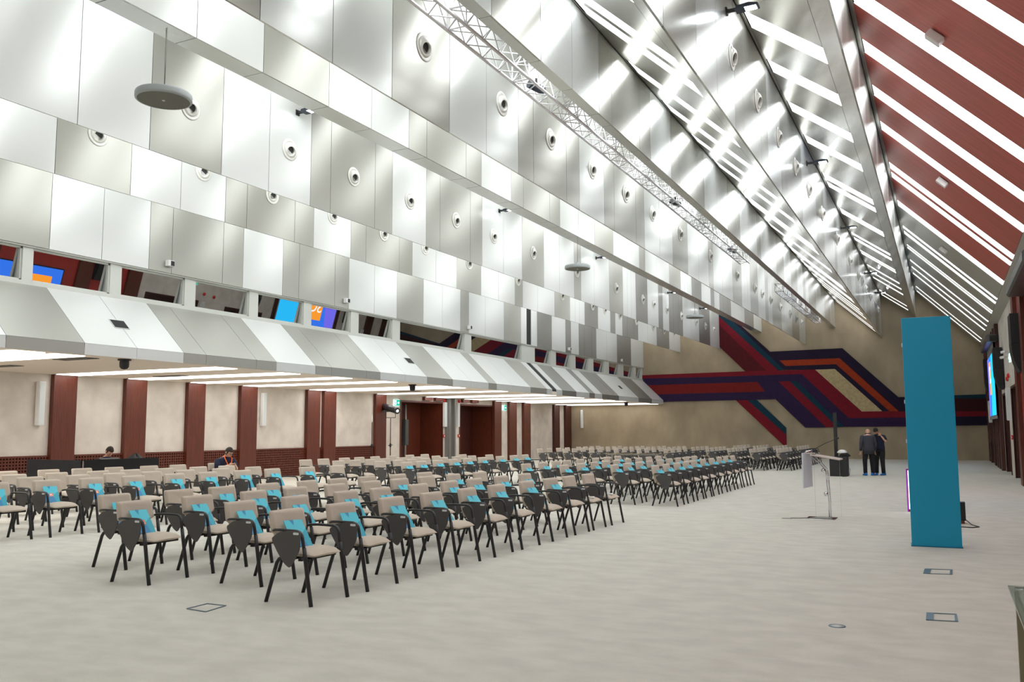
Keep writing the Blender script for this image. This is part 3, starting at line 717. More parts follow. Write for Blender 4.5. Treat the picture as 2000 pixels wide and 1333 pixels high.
# =================================================================== chairs
def rounded(poly, r, n=4):
    """round the corners of a 2D polygon"""
    out = []; N = len(poly)
    for i in range(N):
        p = Vector(poly[i]); a = Vector(poly[i - 1]); c = Vector(poly[(i + 1) % N])
        rr = min(r, (a - p).length * .45, (c - p).length * .45)
        s = p + (a - p).normalized() * rr; e = p + (c - p).normalized() * rr
        for k in range(n + 1):
            t = k / n
            out.append((s * (1 - t) ** 2 + p * 2 * t * (1 - t) + e * t * t)[:])
    return out
M_CHBLK = mat('chair_black', (0.012, 0.012, 0.013, 1), 0.45)
M_TAG = mat('chair_tag', srgb(210, 212, 214), .4)
def make_chair():
    t = thing('conference_chair', 'x', 'chair')
    # seat cushion
    b = MB(); nx, ny = 16, 16; top = []; bot = []
    hw = lambda u: .215 + .012 * math.sin(PI * u) - .03 * max(0, .25 - u) * 4 * .5
    for i in range(nx + 1):
        u = i / nx; x = -.20 + .44 * u
        for j in range(ny + 1):
            v = -1 + 2 * j / ny
            e = (1 - abs(v) ** 3.2) ** .5 * (1 - abs(2 * u - 1) ** 4) ** .5
            w = hw(u) * (1 - .10 * max(0, abs(2 * u - 1) - .8) * 5)
            y = v * w
            drop = -.045 * max(0, u - .7) ** 2 * 5 + .012 * math.cos(v * PI) * .3
            top.append((x, y, .460 + .044 * e + drop)); bot.append((x, y, .460 - .044 * e + drop * .8))
    o = len(top); vs = top + bot; fs = []
    for i in range(nx):
        for j in range(ny):
            a = i * (ny + 1) + j; q = (a, a + ny + 1, a + ny + 2, a + 1)
            fs.append(q); fs.append(tuple(reversed([k + o for k in q])))
    b.add(vs, fs, 0, True); b.build('seat', M_FABRIC, t)
    # backrest: wide shoulders, narrow waist
    prof = rounded([(-.15, .47), (.15, .47), (.185, .60), (.19, .625), (.235, .64), (.225, .835), (-.225, .835), (-.235, .64), (-.19, .625), (-.185, .60)], .03, 3)
    b = MB(); n = len(prof)
    def bx(y, z): return -.205 - (z - .47) * .20 - .03 * (1 - (y / .23) ** 2) * .9
    fr = [(bx(y, z) + .022, y, z) for y, z in prof]; bk = [(bx(y, z) - .018, y, z) for y, z in prof]
    # inner ring for a cushioned edge
    cy, cz = 0, .66
    inn = [(bx(cy + (y - cy) * .86, cz + (z - cz) * .88) + .034, cy + (y - cy) * .86, cz + (z - cz) * .88) for y, z in prof]
    inb = [(x - .06, y, z) for x, y, z in inn]
    vs = fr + bk + inn + inb; fs = []
    for i in range(n):
        k = (i + 1) % n
        fs += [(i, k, n + k, n + i), (i, k, 2 * n + k, 2 * n + i)[::-1], (n + i, n + k, 3 * n + k, 3 * n + i)]
    b.add(vs, fs, 0, True)
    b.add(inn, [tuple(range(n))], 0); b.add(inb, [tuple(range(n))], 0)
    b.build('backrest', M_FABRIC, t)
    # under-seat frame
    b = MB(); b.box(-.17, .18, -.15, -.11, .405, .435); b.box(-.17, .18, .11, .15, .405, .435); b.box(.10, .14, -.25, .25, .395, .425); b.box(-.04, 0, -.25, .25, .395, .425)
    b.tube([(-.19, -.12, .42), (-.235, -.12, .47), (-.245, -.11, .56)], .014); b.tube([(-.19, .12, .42), (-.235, .12, .47), (-.245, .11, .56)], .014)
    b.build('seat_frame', M_CHBLK, t)
    for s in (-1, 1):
        y = s * .265
        b = MB(); b.tube([(.275, y, 0), (.235, y, .2), (.195, y * .99, .42), (.178, y * .99, .52)], .021, 8, flat=.85); b.build('leg', M_CHBLK, t)
        b = MB(); b.tube([(-.27, y * .98, 0), (-.20, y * .97, .22), (-.150, y * .96, .37), (-.125, y * .95, .405), (-.08, y * .93, .42), (.02, y * .9, .42)], .020, 8, flat=.85); b.build('leg', M_CHBLK, t)
        b = MB(); b.tube([(.178, y * .99, .50), (.160, y, .60), (.150, y, .635), (.125, y, .660), (.09, y, .67), (-.10, y, .672), (-.18, y * .97, .668), (-.215, y * .9, .66)], .019, 8, flat=.7)
        b.build('armrest', M_CHBLK, t)
    # folded writing tablet on the right-hand side
    out = rounded([(.165, .672), (.165, .60), (.155, .50), (.10, .405), (.045, .335), (-.02, .375), (-.10, .47), (-.165, .565), (-.175, .60), (-.09, .655), (.0, .67)], .02, 2)
    b = MB(); b.prism([(x, -.296, z) for x, z in out], (0, -.012, 0)); w = b.build('writing_tablet', M_TABLET, t); w['label'] = 'dark grey shield-shaped writing tablet folded down'
    b = MB(); b.prism([(x, -.3085, z) for x, z in rounded([(.085, .64), (.15, .64), (.15, .662), (.085, .662)], .01, 3)], (0, -.002, 0)); g = b.build('number_plate', M_TAG, w)
    b = MB(); b.box(.02, .10, -.30, -.262, .62, .65); b.build('hinge', M_CHBLK, w)
    return t
def make_folder():
    t = thing('paper_folder', 'x', 'folder')
    M1 = mat('folder_cyan', srgb(70, 190, 208), .45); M2 = mat('folder_blue', srgb(40, 128, 178), .45); M3 = mat('folder_teal', srgb(30, 158, 180), .45); M4 = mat('folder_orange', srgb(230, 110, 50), .5)
    W, H = .20, .31; T = .008
    b = MB(); b.box(0, -T, -W / 2, W / 2, 0, H); b.build('sleeve', M1, t)
    b = MB(); q = .001
    b.prism([(q, -W / 2, 0), (q, W * .25, 0), (q, W * .1, H * .42), (q, -W * .25, H * .55), (q, -W / 2, H * .35)], (.0006, 0, 0)); b.build('printed_facet', M2, t)
    b = MB(); b.prism([(q, W * .25, 0), (q, W / 2, 0), (q, W / 2, H * .66), (q, W * .1, H * .42)], (.0006, 0, 0)); b.build('printed_facet', M3, t)
    b = MB(); b.prism([(q, -W * .2, H), (q, W * .02, H), (q, -W * .06, H * .8)], (.0006, 0, 0)); b.build('printed_facet', M2, t)
    b = MB(); b.box(.0018, .0024, -.035, .025, H * .36, H * .36 + .06); b.build('orange_logo_square', M4, t)
    b = MB(); b.box(.0026, .003, -.028, .018, H * .36 + .012, H * .36 + .02); b.box(.0026, .003, -.028, .01, H * .36 + .03, H * .36 + .045); b.build('white_logo_mark', M_WHITE, t)
    return t
ch = make_chair(); note_children(ch)
fo = make_folder(); note_children(fo)
first_ch = True; first_fo = True; first_pa = True
# (row name, back x at start, drift per metre, first y, pitch, count, folder rule, yaw spread)
ROWS = [
 ('near block', 'front row', -5.80, .022, [6.79, 7.62, 8.52, 9.37, 10.25, 11.05, 12.0, 12.84, 13.56, 14.38], '1111111100'),
 ('near block', 'second row', -6.93, .04, [7.37, 8.22, 9.14, 9.86, 10.73, 11.55, 12.29, 13.15, 14.0], '111101111'),
 ('near block', 'third row', -8.06, .05, [6.94, 7.80, 8.70, 9.46, 10.26, 11.08, 11.79, 12.54, 13.37, 14.25], '1111001010'),
 ('near block', 'fourth row', -9.12, .09, [7.55, 8.47, 9.16, 10.01, 10.80, 11.46, 12.16, 12.99, 13.74], '101100000'),
 ('left block', 'front row', -12.90, .11, [7.7, 8.46, 9.25, 10.0, 10.76, 11.57, 12.3, 13.1, 13.86, 14.79, 15.67], '01111111110'),
 ('left block', 'second row', -14.05, .13, [8.15, 8.95, 9.75, 10.59, 11.27, 12.02, 12.75, 13.59, 14.41], '000000000'),
 ('left block', 'third row', -15.2, .16, [8.6, 9.42, 10.23, 10.98, 11.76, 12.42, 13.16, 13.95, 14.66], '000000000'),
 ('left block', 'back row', -16.5, .16, [9.35, 10.15, 10.95, 11.75, 12.42, 13.12, 13.91, 14.62], '00000000'),
 ('middle block', 'front row', -5.62, 0, [18.3, 19.12, 19.98, 20.75, 21.5, 22.4, 23.3, 24.2, 25.0, 25.9], '1111111110'),
 ('middle block', 'second row', -6.56, 0, [18.35, 19.2, 20.08, 20.9, 21.77, 22.6, 23.45, 24.3, 25.15], '111101101'),
 ('middle block', 'third row', -7.52, 0, [17.8, 18.77, 19.65, 20.4, 21.2, 22.1, 23.0, 23.9, 24.8], '111111101'),
 ('middle block', 'fourth row', -8.58, 0, [18.1, 19.02, 19.81, 20.5, 21.4, 22.5, 23.4, 24.3], '11101101'),
 ('rear block', 'front row', -11.72, 0, [18.0, 18.65, 19.44, 20.24, 21.0, 21.85, 22.95, 23.85, 24.65], '111111111'),
 ('rear block', 'second row', -12.76, 0, [18.36, 19.2, 19.83, 20.52, 21.5, 22.2, 23.15, 24.26], '00000000'),
 ('rear block', 'third row', -13.85, .04, [18.13, 18.79, 19.43, 20.08, 20.82, 21.57, 22.6, 24.1], '00000000'),
 ('rear block', 'back row', -15.15, .05, [18.43, 19.13, 20.0, 20.66, 21.38, 22.2, 23.1, 23.9], '00000000'),
]
for r in range(10):
    ys0 = [33.7, 33.4, 33.9, 34.3, 33.2, 32.9, 33.0, 32.8, 32.4, 32.1][r]
    n1 = [5, 5, 5, 5, 4, 4, 4, 4, 4, 4][r]
    ysl = [ys0 + 1.6 + .78 * k if r < 4 else ys0 + .95 * k for k in range(n1)]
    g0 = ysl[-1] + 2.1 if r < 4 else ysl[-1] + 1.3
    ysl += [g0 + .8 * k for k in range(5 if r < 4 else 4)]
    ysl = [q for q in ysl if q < 45]
    ROWS.append(('far block', ['front row', 'second row', 'third row', 'fourth row', 'fifth row', 'sixth row', 'seventh row', 'eighth row', 'ninth row', 'back row'][r], -5.92 - .965 * r, 0, ysl, '0' * len(ysl)))
rnd = random.Random(3)
for (blk, row, xb, dr, ysl, fold) in ROWS:
    for k, y in enumerate(ysl):
        x = xb + dr * (y - ysl[0]) + .27
        rz = rnd.uniform(-.035, .035)
        lab = 'beige chair with black frame, %s from near end, %s of %s' % (ORD[k], row, blk)
        if first_ch: ch.location = (x, y, 0); ch.rotation_euler.z = rz; ch['label'] = lab; ch['group'] = 'chairs of the %s' % blk; first_ch = False
        else: dup(ch, (x, y, 0), rz, lab, 'chairs of the %s' % blk)
        if fold[k] == '1':
            lab = 'turquoise folder leaning on the %s chair in the %s of the %s' % (ORD[k], row, blk)
            yy = y - .07 + rnd.uniform(-.02, .02); rr = -.26 + rnd.uniform(-.12, .08)
            if first_fo:
                fo.location = (x + .025, yy - .02, .506); fo.rotation_euler = (0, -.72, rr); fo['label'] = lab; fo['group'] = 'folders on the chairs'; first_fo = False
            else:
                o = dup(fo, (x + .025, yy - .02, .506), rr, lab, 'folders on the chairs'); o.rotation_euler = (0, -.72, rr)
for k, (x, y) in enumerate([(-5.31, 13.56), (-5.28, 14.38)]):
    b = MB(); b.box(-.1, .1, -.14, .14, 0, .003)
    o = b.build('paper_sheet', M_WHITE); o.location = (x, y, .499); o.rotation_euler.z = .3
    tag(o, 'white paper sheet on the %s chair of the nearest front row' % ['last but one', 'last'][k], 'paper', 'paper sheets on seats')
print('chairs done', len(bpy.data.objects))

# =================================================================== things on the floor
# blue totem
t = thing('display_totem', 'tall flat blue totem board standing on the floor at the right', 'sign', (-.20, 13.38, 0), math.radians(2.5))
b = MB(); b.box(-.30, .315, -.02, .30, 0, 3.14); b.build('board', M_BLUE, t, bevel=.004)
b = MB(); b.box(-.31, .325, -.03, .31, 0, .012); b.build('foot', mat('totem_edge', srgb(0, 100, 135), .5), t)
b = MB()
for z in (2.75, 1.95, 1.4): b.box(-.312, -.30, .1, .16, z, z + .05)
b.build('side_clip', M_WHITE, t)
t = thing('led_display', 'bright picture display half hidden behind the blue totem', 'display', (-.45, 18.8, 0), 0)
b = MB(); b.box(-.30, .3, 0, .08, 0, .82); b.build('frame', mat('led_frame', srgb(150, 40, 60), .5), t)
b = MB(); b.box(-.27, .27, -.006, -.001, .05, .79); b.build('panel', emit('led_white', (.9, .9, 1, 1), 2.0), t)
b = MB(); b.box(-.302, -.285, -.007, -.003, 0, .82); b.build('violet_stripe', emit('led_violet', (.3, .05, .5, 1), .8), t)
t = thing('power_box', 'small black box with a cable behind the blue totem', 'box', (.10, 16.9, 0), 0)
b = MB(); b.box(-.1, .12, -.1, .1, 0.05, .36); b.build('case', M_BLACK, t, bevel=.01)
b = MB(); b.box(-.1, .10, -.1, .1, 0, .05); b.build('foot', M_WOOD, t)
b = MB(); b.tube([(.12, 0, .06), (.2, -.3, .01), (.30, -.6, .008), (.2, -.75, .008), (.02, -.7, .008)], .008, 6); b.build('cable', M_BLACK, t)

# lectern
Z0 = at(1592, 1013, 'z', 0)
t = thing('lectern', 'slender chrome and clear acrylic lectern with a gooseneck microphone', 'lectern', (-1.97, 16.75, 0), 0)
b = MB(); b.box(-.36, .14, -.26, .22, 0, .012); b.build('floor_plate', M_CHROME, t, bevel=.003)
b = MB(); b.prism([(-.30, -.2, .013), (.06, -.2, .013), (.06, .12, .013), (-.16, .14, .013)], (0, 0, .012)); b.build('foot_plate', M_DARK, t)
b = MB(); b.tube([(.02, 0, .01), (.02, 0, .3), (0, 0, .62), (-.01, 0, .86)], .011); b.tube([(.05, 0, .01), (.05, 0, .3), (.035, 0, .62), (.02, 0, .86)], .011); b.build('post', M_CHROME, t)
b = MB(); b.tube([(-.01, 0, .86), (-.14, 0, 1.0), (-.25, 0, 1.1)], .011); b.tube([(.02, 0, .87), (-.10, 0, 1.01), (-.2, 0, 1.11)], .011); b.build('arm', M_CHROME, t)
b = MB(); b.lathe([(0, -.03), (.035, -.03), (.035, .03), (0, .03)], 16, 0, (-.05, -.03, .86), 'y'); b.lathe([(0, -.03), (.035, -.03), (.035, .03), (0, .03)], 16, 0, (-.02, -.03, .44), 'y'); b.build('clamp_knob', M_CHROME, t)
b = MB(); b.box(-.22, .28, -.26, .26, -.012, .012); o = b.build('reading_desk', mat('lectern_top', srgb(206, 190, 184), .25), t, bevel=.004); o.location = (-.02, 0, 1.10); o.rotation_euler.y = .16
b = MB(); b.box(-.012, .012, -.33, .27, -.62, .0); o = b.build('front_panel', mat('lectern_panel', srgb(214, 220, 228), .3), t, bevel=.003); o.location = (-.32, -.02, 1.17); o.rotation_euler.z = -.12
b = MB(); b.box(-.34, -.16, -.19, .18, 1.155, 1.175); b.tube([(-.33, -.1, 1.18), (-.25, .05, 1.2), (-.3, .1, 1.19)], .02); b.build('bracket', M_CHROME, t)
b = MB(); b.tube([(-.28, .0, 1.17), (-.22, 0, 1.22), (0.0, 0, 1.34), (.19, 0, 1.42)], .006, 6); b.build('microphone_stem', M_BLACK, t)
b = MB(); b.tube([(.17, 0, 1.413), (.23, 0, 1.437)], .014, 8); b.build('microphone_head', M_BLACK, t)
b = MB(); b.box(-.24, -.236, .20, .22, .02, 1.1); b.box(.20, .204, .20, .22, .02, 1.08); b.build('acrylic_fin', M_CLEAR, t)
b = MB(); b.tube([(-.34, -.13, .012), (-.46, -.2, .01), (-.62, -.22, .008)], .008, 6); b.box(-.76, -.58, -.3, -.18, 0, .006); b.build('floor_cable', M_DARK, t)

# loudspeaker with column
t = thing('bass_speaker', 'large black bass loudspeaker on the floor beside the two men', 'speaker', (-3.33, 31.9, 0), 0)
b = MB(); b.box(-.29, .28, -.25, .3, 0, .66); b.build('cabinet', mat('speaker_black', (.02, .02, .021, 1), .6), t, bevel=.012)
b = MB(); b.box(.0, .16, -.256, -.25, .12, .23); b.box(-.02, .12, -.256, -.25, .40, .58); b.build('connector_plate', mat('plate_black', (.012, .012, .012, 1), .5), t)
t2 = thing('column_loudspeaker', 'tall thin black column loudspeaker rising above the bass cabinet', 'speaker', (-3.43, 32.05, .66), 0)
b = MB(); b.box(-.055, .055, -.07, .07, 0, 1.49); b.build('cabinet', M_BLACK, t2, bevel=.008)
b = MB(); b.box(-.045, .045, -.074, -.0705, .35, 1.46); b.build('grille', mat('grille_black', (.03, .03, .03, 1), .8), t2)
def cloth_heap(name, lab, cat, loc, sx, sy, sz, m, seed):
    r = random.Random(seed); b = MB(); n = 18; mm = 10; vs = []
    for i in range(mm + 1):
        a = i / mm * PI / 2
        for k in range(n):
            ph = 2 * PI * k / n; w_ = 1 + .18 * math.sin(3 * ph + seed) + .1 * math.sin(7 * ph)
            vs.append((sx * math.cos(a) * math.cos(ph) * w_, sy * math.cos(a) * math.sin(ph) * w_, sz * math.sin(a) * (1 + .15 * math.sin(5 * ph)) ))
    fs = [(i * n + k, i * n + (k + 1) % n, (i + 1) * n + (k + 1) % n, (i + 1) * n + k) for i in range(mm) for k in range(n)]
    b.add(vs, fs, 0, True); o = b.build(name, m); o.location = loc
    return tag(o, lab, cat)
cloth_heap('jacket', 'black jacket thrown over the bass loudspeaker', 'jacket', (-3.15, 31.9, .664), .17, .23, .12, M_BLKFAB, 2)
cloth_heap('white_bag', 'crumpled white bag on top of the black jacket', 'bag', (-3.22, 31.94, .78), .15, .13, .10, M_WHITE, 5)
b = MB(); b.tube([(-3.04, 31.8, .3), (-2.97, 31.7, .25), (-2.98, 31.6, .08), (-3.08, 31.5, .01), (-3.2, 31.4, .008)], .006, 6)
tag(b.build('speaker_cable', M_BLACK), 'thin black cable hanging at the side of the bass loudspeaker', 'cable')

# followspot and light stand near the left wall
def tripod(name, lab, cat, x, y, ztop):
    t = thing(name, lab, cat, (x, y, 0), .3)
    b = MB(); b.tube([(0, 0, .25), (0, 0, 1.0)], .022); b.tube([(0, 0, 1.0), (0, 0, ztop)], .016); b.build('pole', M_BLACK, t)
    b = MB(); b.tube([(0, 0, .92), (0, 0, 1.06)], .04); b.tube([(-.09, 0, .98), (.09, 0, 1.0)], .014); b.build('clamp', M_BLACK, t)
    for k in range(3):
        a = 2 * PI * k / 3
        b = MB(); b.tube([(0.02 * math.cos(a), .02 * math.sin(a), .45), (.42 * math.cos(a), .42 * math.sin(a), .015)], .014)
        b.bar((.01, .01, .2), (.2 * math.cos(a), .2 * math.sin(a), .235), .015, .01); b.build('leg', M_BLACK, t)
    return t
t = tripod('followspot', 'black followspot lamp on a tall tripod in front of the left plaster wall', 'stage light', -20.15, 29.75, 2.08)
b = MB(); b.tube([(-.2, 0, 2.4), (-.2, 0, 2.1), (.2, 0, 2.1), (.2, 0, 2.4)], .015); b.build('yoke', M_BLACK, t); 
hd = MB(); hd.tube([(-.36, .22, 2.54), (-.05, 0.0, 2.48), (.30, -.28, 2.38)], .14, 16, radii=[.14, .14, .115]); hd.tube([(.28, -.26, 2.385), (.38, -.345, 2.36)], .13, 16); hd.box(-.30, -.1, -.05, .2, 2.33, 2.40)
hd.build('lamp_body', mat('spot_black', (.03, .03, .035, 1), .3), t)
ln = MB(); ln.lathe([(0, 0), (.045, 0)], 16, 0, (0, 0, 0), 'x'); o = ln.build('lens', M_FLOOD, t); o.location = (.386, -.35, 2.358); o.rotation_euler = (0, .2, -.75)
t = tripod('microphone_stand', 'thin light stand in front of the last timber post before the doors', 'stand', -20.1, 28.4, 1.9)
b = MB(); b.lathe([(0, 1.9), (.03, 1.93), (.035, 2.0), (.012, 2.16), (0, 2.3)], 12); b.build('tip', M_ALU, t)
# black column loudspeaker in the nearer left recess
t = thing('column_loudspeaker', 'dark grey column loudspeaker on a pole in the nearer left door recess', 'speaker', (XL - .12, 31.85, 0), 0)
b = MB(); b.box(-.1, .1, -.13, .13, .95, 2.05); b.build('cabinet', mat('column_grey', srgb(66, 70, 68), .5), t, bevel=.02)
b = MB(); b.tube([(0, 0, 0), (0, 0, 2.7)], .05, 12); b.build('pole', mat('channel_grey', srgb(150, 150, 148), .4, .6), t)

# technician's desk with black skirting
t = thing('control_desk', 'long desk with black cloth skirting at the left wall', 'desk', (-16.8, 13.05, 0))
b = MB(); b.box(-.03, 0, 0.02, 2.05, .0, .97); b.build('front_skirt', M_BLKFAB, t)
b = MB(); b.box(-1.8, -.02, -.03, 0, 0, .965); b.build('side_skirt', M_BLKFAB, t)
b = MB(); b.box(-.75, -.03, .02, 2.0, .70, .73); b.build('desk_top', M_BLACK, t)
b = MB()
for q in (.1, 1.9): b.box(-.7, -.64, q, q + .04, 0, .7)
b.build('leg', M_BLACK, t)
b = MB(); b.box(-.015, .008, -.01, .02, .3, .95); b.build('clip', M_CHROME, t)
t = thing('mixing_console', 'black equipment case on the desk with black skirting', 'mixing console', (-17.15, 14.3, .731))
b = MB(); b.prism([(-.25, -.4, 0), (.22, -.4, 0), (.22, -.4, .14), (-.25, -.4, .25)], (0, .55, 0)); b.build('case', M_BLACK, t, bevel=.01)
b = MB()
for k in range(8): b.tube([(.1, -.35 + k * .06, .17), (.1, -.35 + k * .06, .2)], .012, 8)
b.build('knob', M_DARK, t)
cloth_heap('rucksack', 'black rucksack lying on the desk at the end of the skirting', 'bag', (-17.2, 14.78, .731), .2, .22, .30, mat('bag_black', (.03, .034, .035, 1), .8), 3)

# steel bin between the chairs
t = thing('steel_ashtray_bin', 'slim polished steel bin standing in the aisle between the chair blocks', 'bin', (-9.9, 13.75, 0))
p = at(706, 943, 'z', .68); t.location = (p.x, p.y, 0)
b = MB(); b.lathe([(0, 0), (.10, 0), (.10, .02), (.085, .03), (.085, .60), (.10, .61), (.10, .68), (.08, .68), (.08, .66), (0, .66)], 24); b.build('drum', M_CHROME, t)
b = MB(); b.lathe([(.087, .28), (.088, .28), (.088, .32), (.087, .32)], 24); b.build('dark_band', M_BLACK, t)

# glass table between middle and far blocks
t = thing('glass_table', 'long table with a clear glass top between the middle and far chairs', 'table', (-9.93, 29.8, 0))
b = MB(); b.box(-1.05, 1.05, -.35, .35, .735, .75); b.build('glass_top', M_TGLASS, t)
for sx in (-1, 1):
    b = MB(); b.box(sx * .92, sx * .92 + .05, -.3, -.25, 0, .735); b.build('leg', M_CHROME, t)
    b = MB(); b.box(sx * .92, sx * .92 + .05, .25, .3, 0, .735); b.build('leg', M_CHROME, t)
b = MB(); b.box(-.9, .9, -.3, -.27, .70, .735); b.box(-.9, .9, .27, .3, .70, .735); b.build('rail', M_CHROME, t)

# table at the right edge of the picture
q = at(1968, 1144, 'z', .75); t = thing('glass_table', 'glass topped table with a bronze metal frame at the right edge of the picture', 'table', (q.x, q.y, 0))
M_BRZ = mat('bronze_metal', srgb(150, 144, 120), .3, .8)
b = MB(); b.box(0, .75, -1.5, 0, .738, .75); b.build('glass_top', M_TGLASS, t)
b = MB(); b.box(.03, .09, -.82, -.02, .66, .72); b.box(.03, .72, -.08, -.02, .66, .72); b.box(.03, .72, -.82, -.76, .66, .72); b.box(.66, .72, -.82, -.02, .66, .72); b.build('frame', M_BRZ, t)
for (x, y) in [(.03, -.08), (.03, -.82), (.66, -.08), (.66, -.82)]:
    b = MB(); b.box(x, x + .06, y, y + .06, 0, .66); b.build('leg', M_BRZ, t)
b = MB(); b.lathe([(0, .72), (.03, .72), (.03, .738), (0, .738)], 16, 0, (.06, -.05, 0)); b.lathe([(0, .72), (.03, .72), (.03, .738), (0, .738)], 16, 0, (.06, -.79, 0)); b.build('glass_stud', M_CHROME, t)

# floor boxes
M_FBX = mat('floor_box_blue', srgb(104, 122, 134), .4, .5)
def floor_box(corners, lab, plate=True):
    c = [at(x, y, 'z', 0.002) for x, y in corners]; o0 = c[0]
    t = thing('floor_box', lab, 'floor box', (o0.x, o0.y, 0.001)); r = [p - Vector((o0.x, o0.y, 0)) for p in c]
    b = MB()
    for k in range(len(r)): b.bar((r[k].x, r[k].y, .003), (r[(k + 1) % 4].x, r[(k + 1) % 4].y, .003), .012, .006)
    b.build('lid_edge', M_FBX, t)
    if plate:
        u = r[1] - r[0]; v = r[3] - r[0]
        for (s0, s1, nm) in [(.0, .22, 'flap'), (.92, 1.0, 'flap')]:
            b = MB(); pl = [r[0] + u * s0, r[0] + u * s1, r[0] + u * s1 + v, r[0] + u * s0 + v]
            b.prism([(p.x, p.y, .002) for p in pl], (0, 0, .005)); b.build(nm, M_FBX, t)
    return t
floor_box([(1804, 1121), (1859, 1123), (1859, 1114), (1807, 1112)], 'metal floor box lid in the carpet just in front of the blue totem')
floor_box([(1810, 1212), (1870, 1215), (1867, 1201), (1811, 1198)], 'metal floor box lid in the carpet, the nearer one at the right')
floor_box([(365, 1190), (402, 1196), (441, 1184), (405, 1180)], 'rectangular floor box lid in the carpet in front of the nearest chairs', False)
t = thing('floor_socket', 'round metal floor socket lid in the open carpet', 'floor socket', tuple(at(1635, 1224, 'z', 0)))
b = MB(); b.lathe([(0, .004), (.055, .004), (.055, .0)], 28); b.build('lid', mat('socket_lid', srgb(176, 178, 174), .4, .4), t)
b = MB(); b.lathe([(.056, .001), (.056, .006), (.066, .005), (.067, .0)], 28); b.build('ring', M_FBX, t)

# =================================================================== people
M_SKIN = mat('skin', srgb(214, 164, 138), .5, noise=.06, nscale=30)
M_HAIR = mat('hair_dark', srgb(48, 38, 32), .7, noise=.3, nscale=60)
M_SUIT = mat('suit_grey', srgb(62, 64, 74), .8, noise=.15, nscale=40, bump=.2, bscale=80)
M_TROU = mat('trousers_black', srgb(26, 26, 30), .85, bump=.2, bscale=12)
M_NAVY = mat('shirt_navy', srgb(22, 30, 56), .85, bump=.3, bscale=14)
M_SHOE = mat('shoe_cover_blue', srgb(0, 104, 190), .5, bump=.5, bscale=30)

def skin_part(verts, edges, radii, levels=2):
    """grow a continuous surface round a joint skeleton and hand back its mesh data"""
    me = bpy.data.meshes.new('tmp'); me.from_pydata([tuple(v) for v in verts], edges, [])
    o = bpy.data.objects.new('tmp', me); C.objects.link(o)
    m = o.modifiers.new('s', 'SKIN'); m.use_smooth_shade = True
    sv = me.skin_vertices[0].data
    for i, r in enumerate(radii):
        sv[i].radius = (r, r) if not isinstance(r, tuple) else r
        sv[i].use_root = (i == 0)
    s = o.modifiers.new('u', 'SUBSURF'); s.levels = levels; s.render_levels = levels
    bpy.context.view_layer.update()
    ev = bpy.data.meshes.new_from_object(o.evaluated_get(bpy.context.evaluated_depsgraph_get()))
    vs = [v.co.copy() for v in ev.vertices]; fs = [tuple(p.vertices) for p in ev.polygons]
    bpy.data.objects.remove(o); bpy.data.meshes.remove(ev)
    return vs, fs
def loft(b, stations, n=20, mi=0, cap=True):
    """stations: (centre, rx, ry, yaw) ellipses lying level"""
    vs = []
    for (c, rx, ry) in stations:
        for k in range(n):
            a = 2 * PI * k / n; ca, sa = math.cos(a), math.sin(a)
            q = lambda v: math.copysign(abs(v) ** .8, v)
            vs.append((c[0] + rx * q(ca), c[1] + ry * q(sa), c[2]))
    fs = [(i * n + k, i * n + (k + 1) % n, (i + 1) * n + (k + 1) % n, (i + 1) * n + k) for i in range(len(stations) - 1) for k in range(n)]
    b.add(vs, fs, mi, True)
    if cap:
        m = len(stations) - 1
        b.add(vs[:n], [tuple(range(n))], mi); b.add(vs[m * n:], [tuple(range(n))], mi)
def head(b, pos, R, ml_skin=0):
    """skull, nose, lips, ears; R turns local axes (x right, y face forward, z up)"""
    pos = Vector(pos)
    def put(c, r, fn=None, n=20, m=14):
        vs = []
        for i in range(m + 1):
            th = PI * i / m
            for k in range(n):
                ph = 2 * PI * k / n
                v = Vector((r[0] * math.sin(th) * math.cos(ph), r[1] * math.sin(th) * math.sin(ph), r[2] * math.cos(th)))
                if fn: v = fn(v)
                vs.append(pos + R @ (Vector(c) + v))
        fs = [(i * n + k, i * n + (k + 1) % n, (i + 1) * n + (k + 1) % n, (i + 1) * n + k) for i in range(m) for k in range(n)]
        b.add(vs, fs, ml_skin, True)
    def skull(v):
        t = max(0, -v.z / .12)
        v.x *= 1 - .32 * t ** 1.5; v.y = v.y * (1 - .25 * t) + .012 * t
        if v.y > 0 and abs(v.z) < .03: v.y -= .006 * math.cos(v.z / .03 * PI / 2) * (1 if abs(v.x) > .015 else .2)
        return v
    put((0, 0, 0), (.076, .097, .118), skull)
    put((0, .098, -.022), (.012, .016, .024), None, 10, 8)
    put((0, .088, -.062), (.024, .010, .008), None, 10, 6)
    for s in (-1, 1): put((s * .077, -.008, -.01), (.010, .020, .030), None, 10, 8)
def eyes(pos, R, parent):
    b = MB(); w = MB(); pos = Vector(pos)
    for s in (-1, 1):
        c = pos + R @ Vector((s * .031, .083, .004)); w.tube([c, c + R @ Vector((0, .006, 0))], .011, 8)
        c = pos + R @ Vector((s * .031, .088, .004)); b.tube([c, c + R @ Vector((0, .003, 0))], .006, 8)
        c = pos + R @ Vector((s * .031, .088, .024)); b.bar(c - R @ Vector((.016, 0, 0)), c + R @ Vector((.016, 0, 0)), .006, .006)
    w.build('eye_whites', M_WHITE, parent, fix=False); b.build('eyes_and_brows', M_HAIR, parent, fix=False)
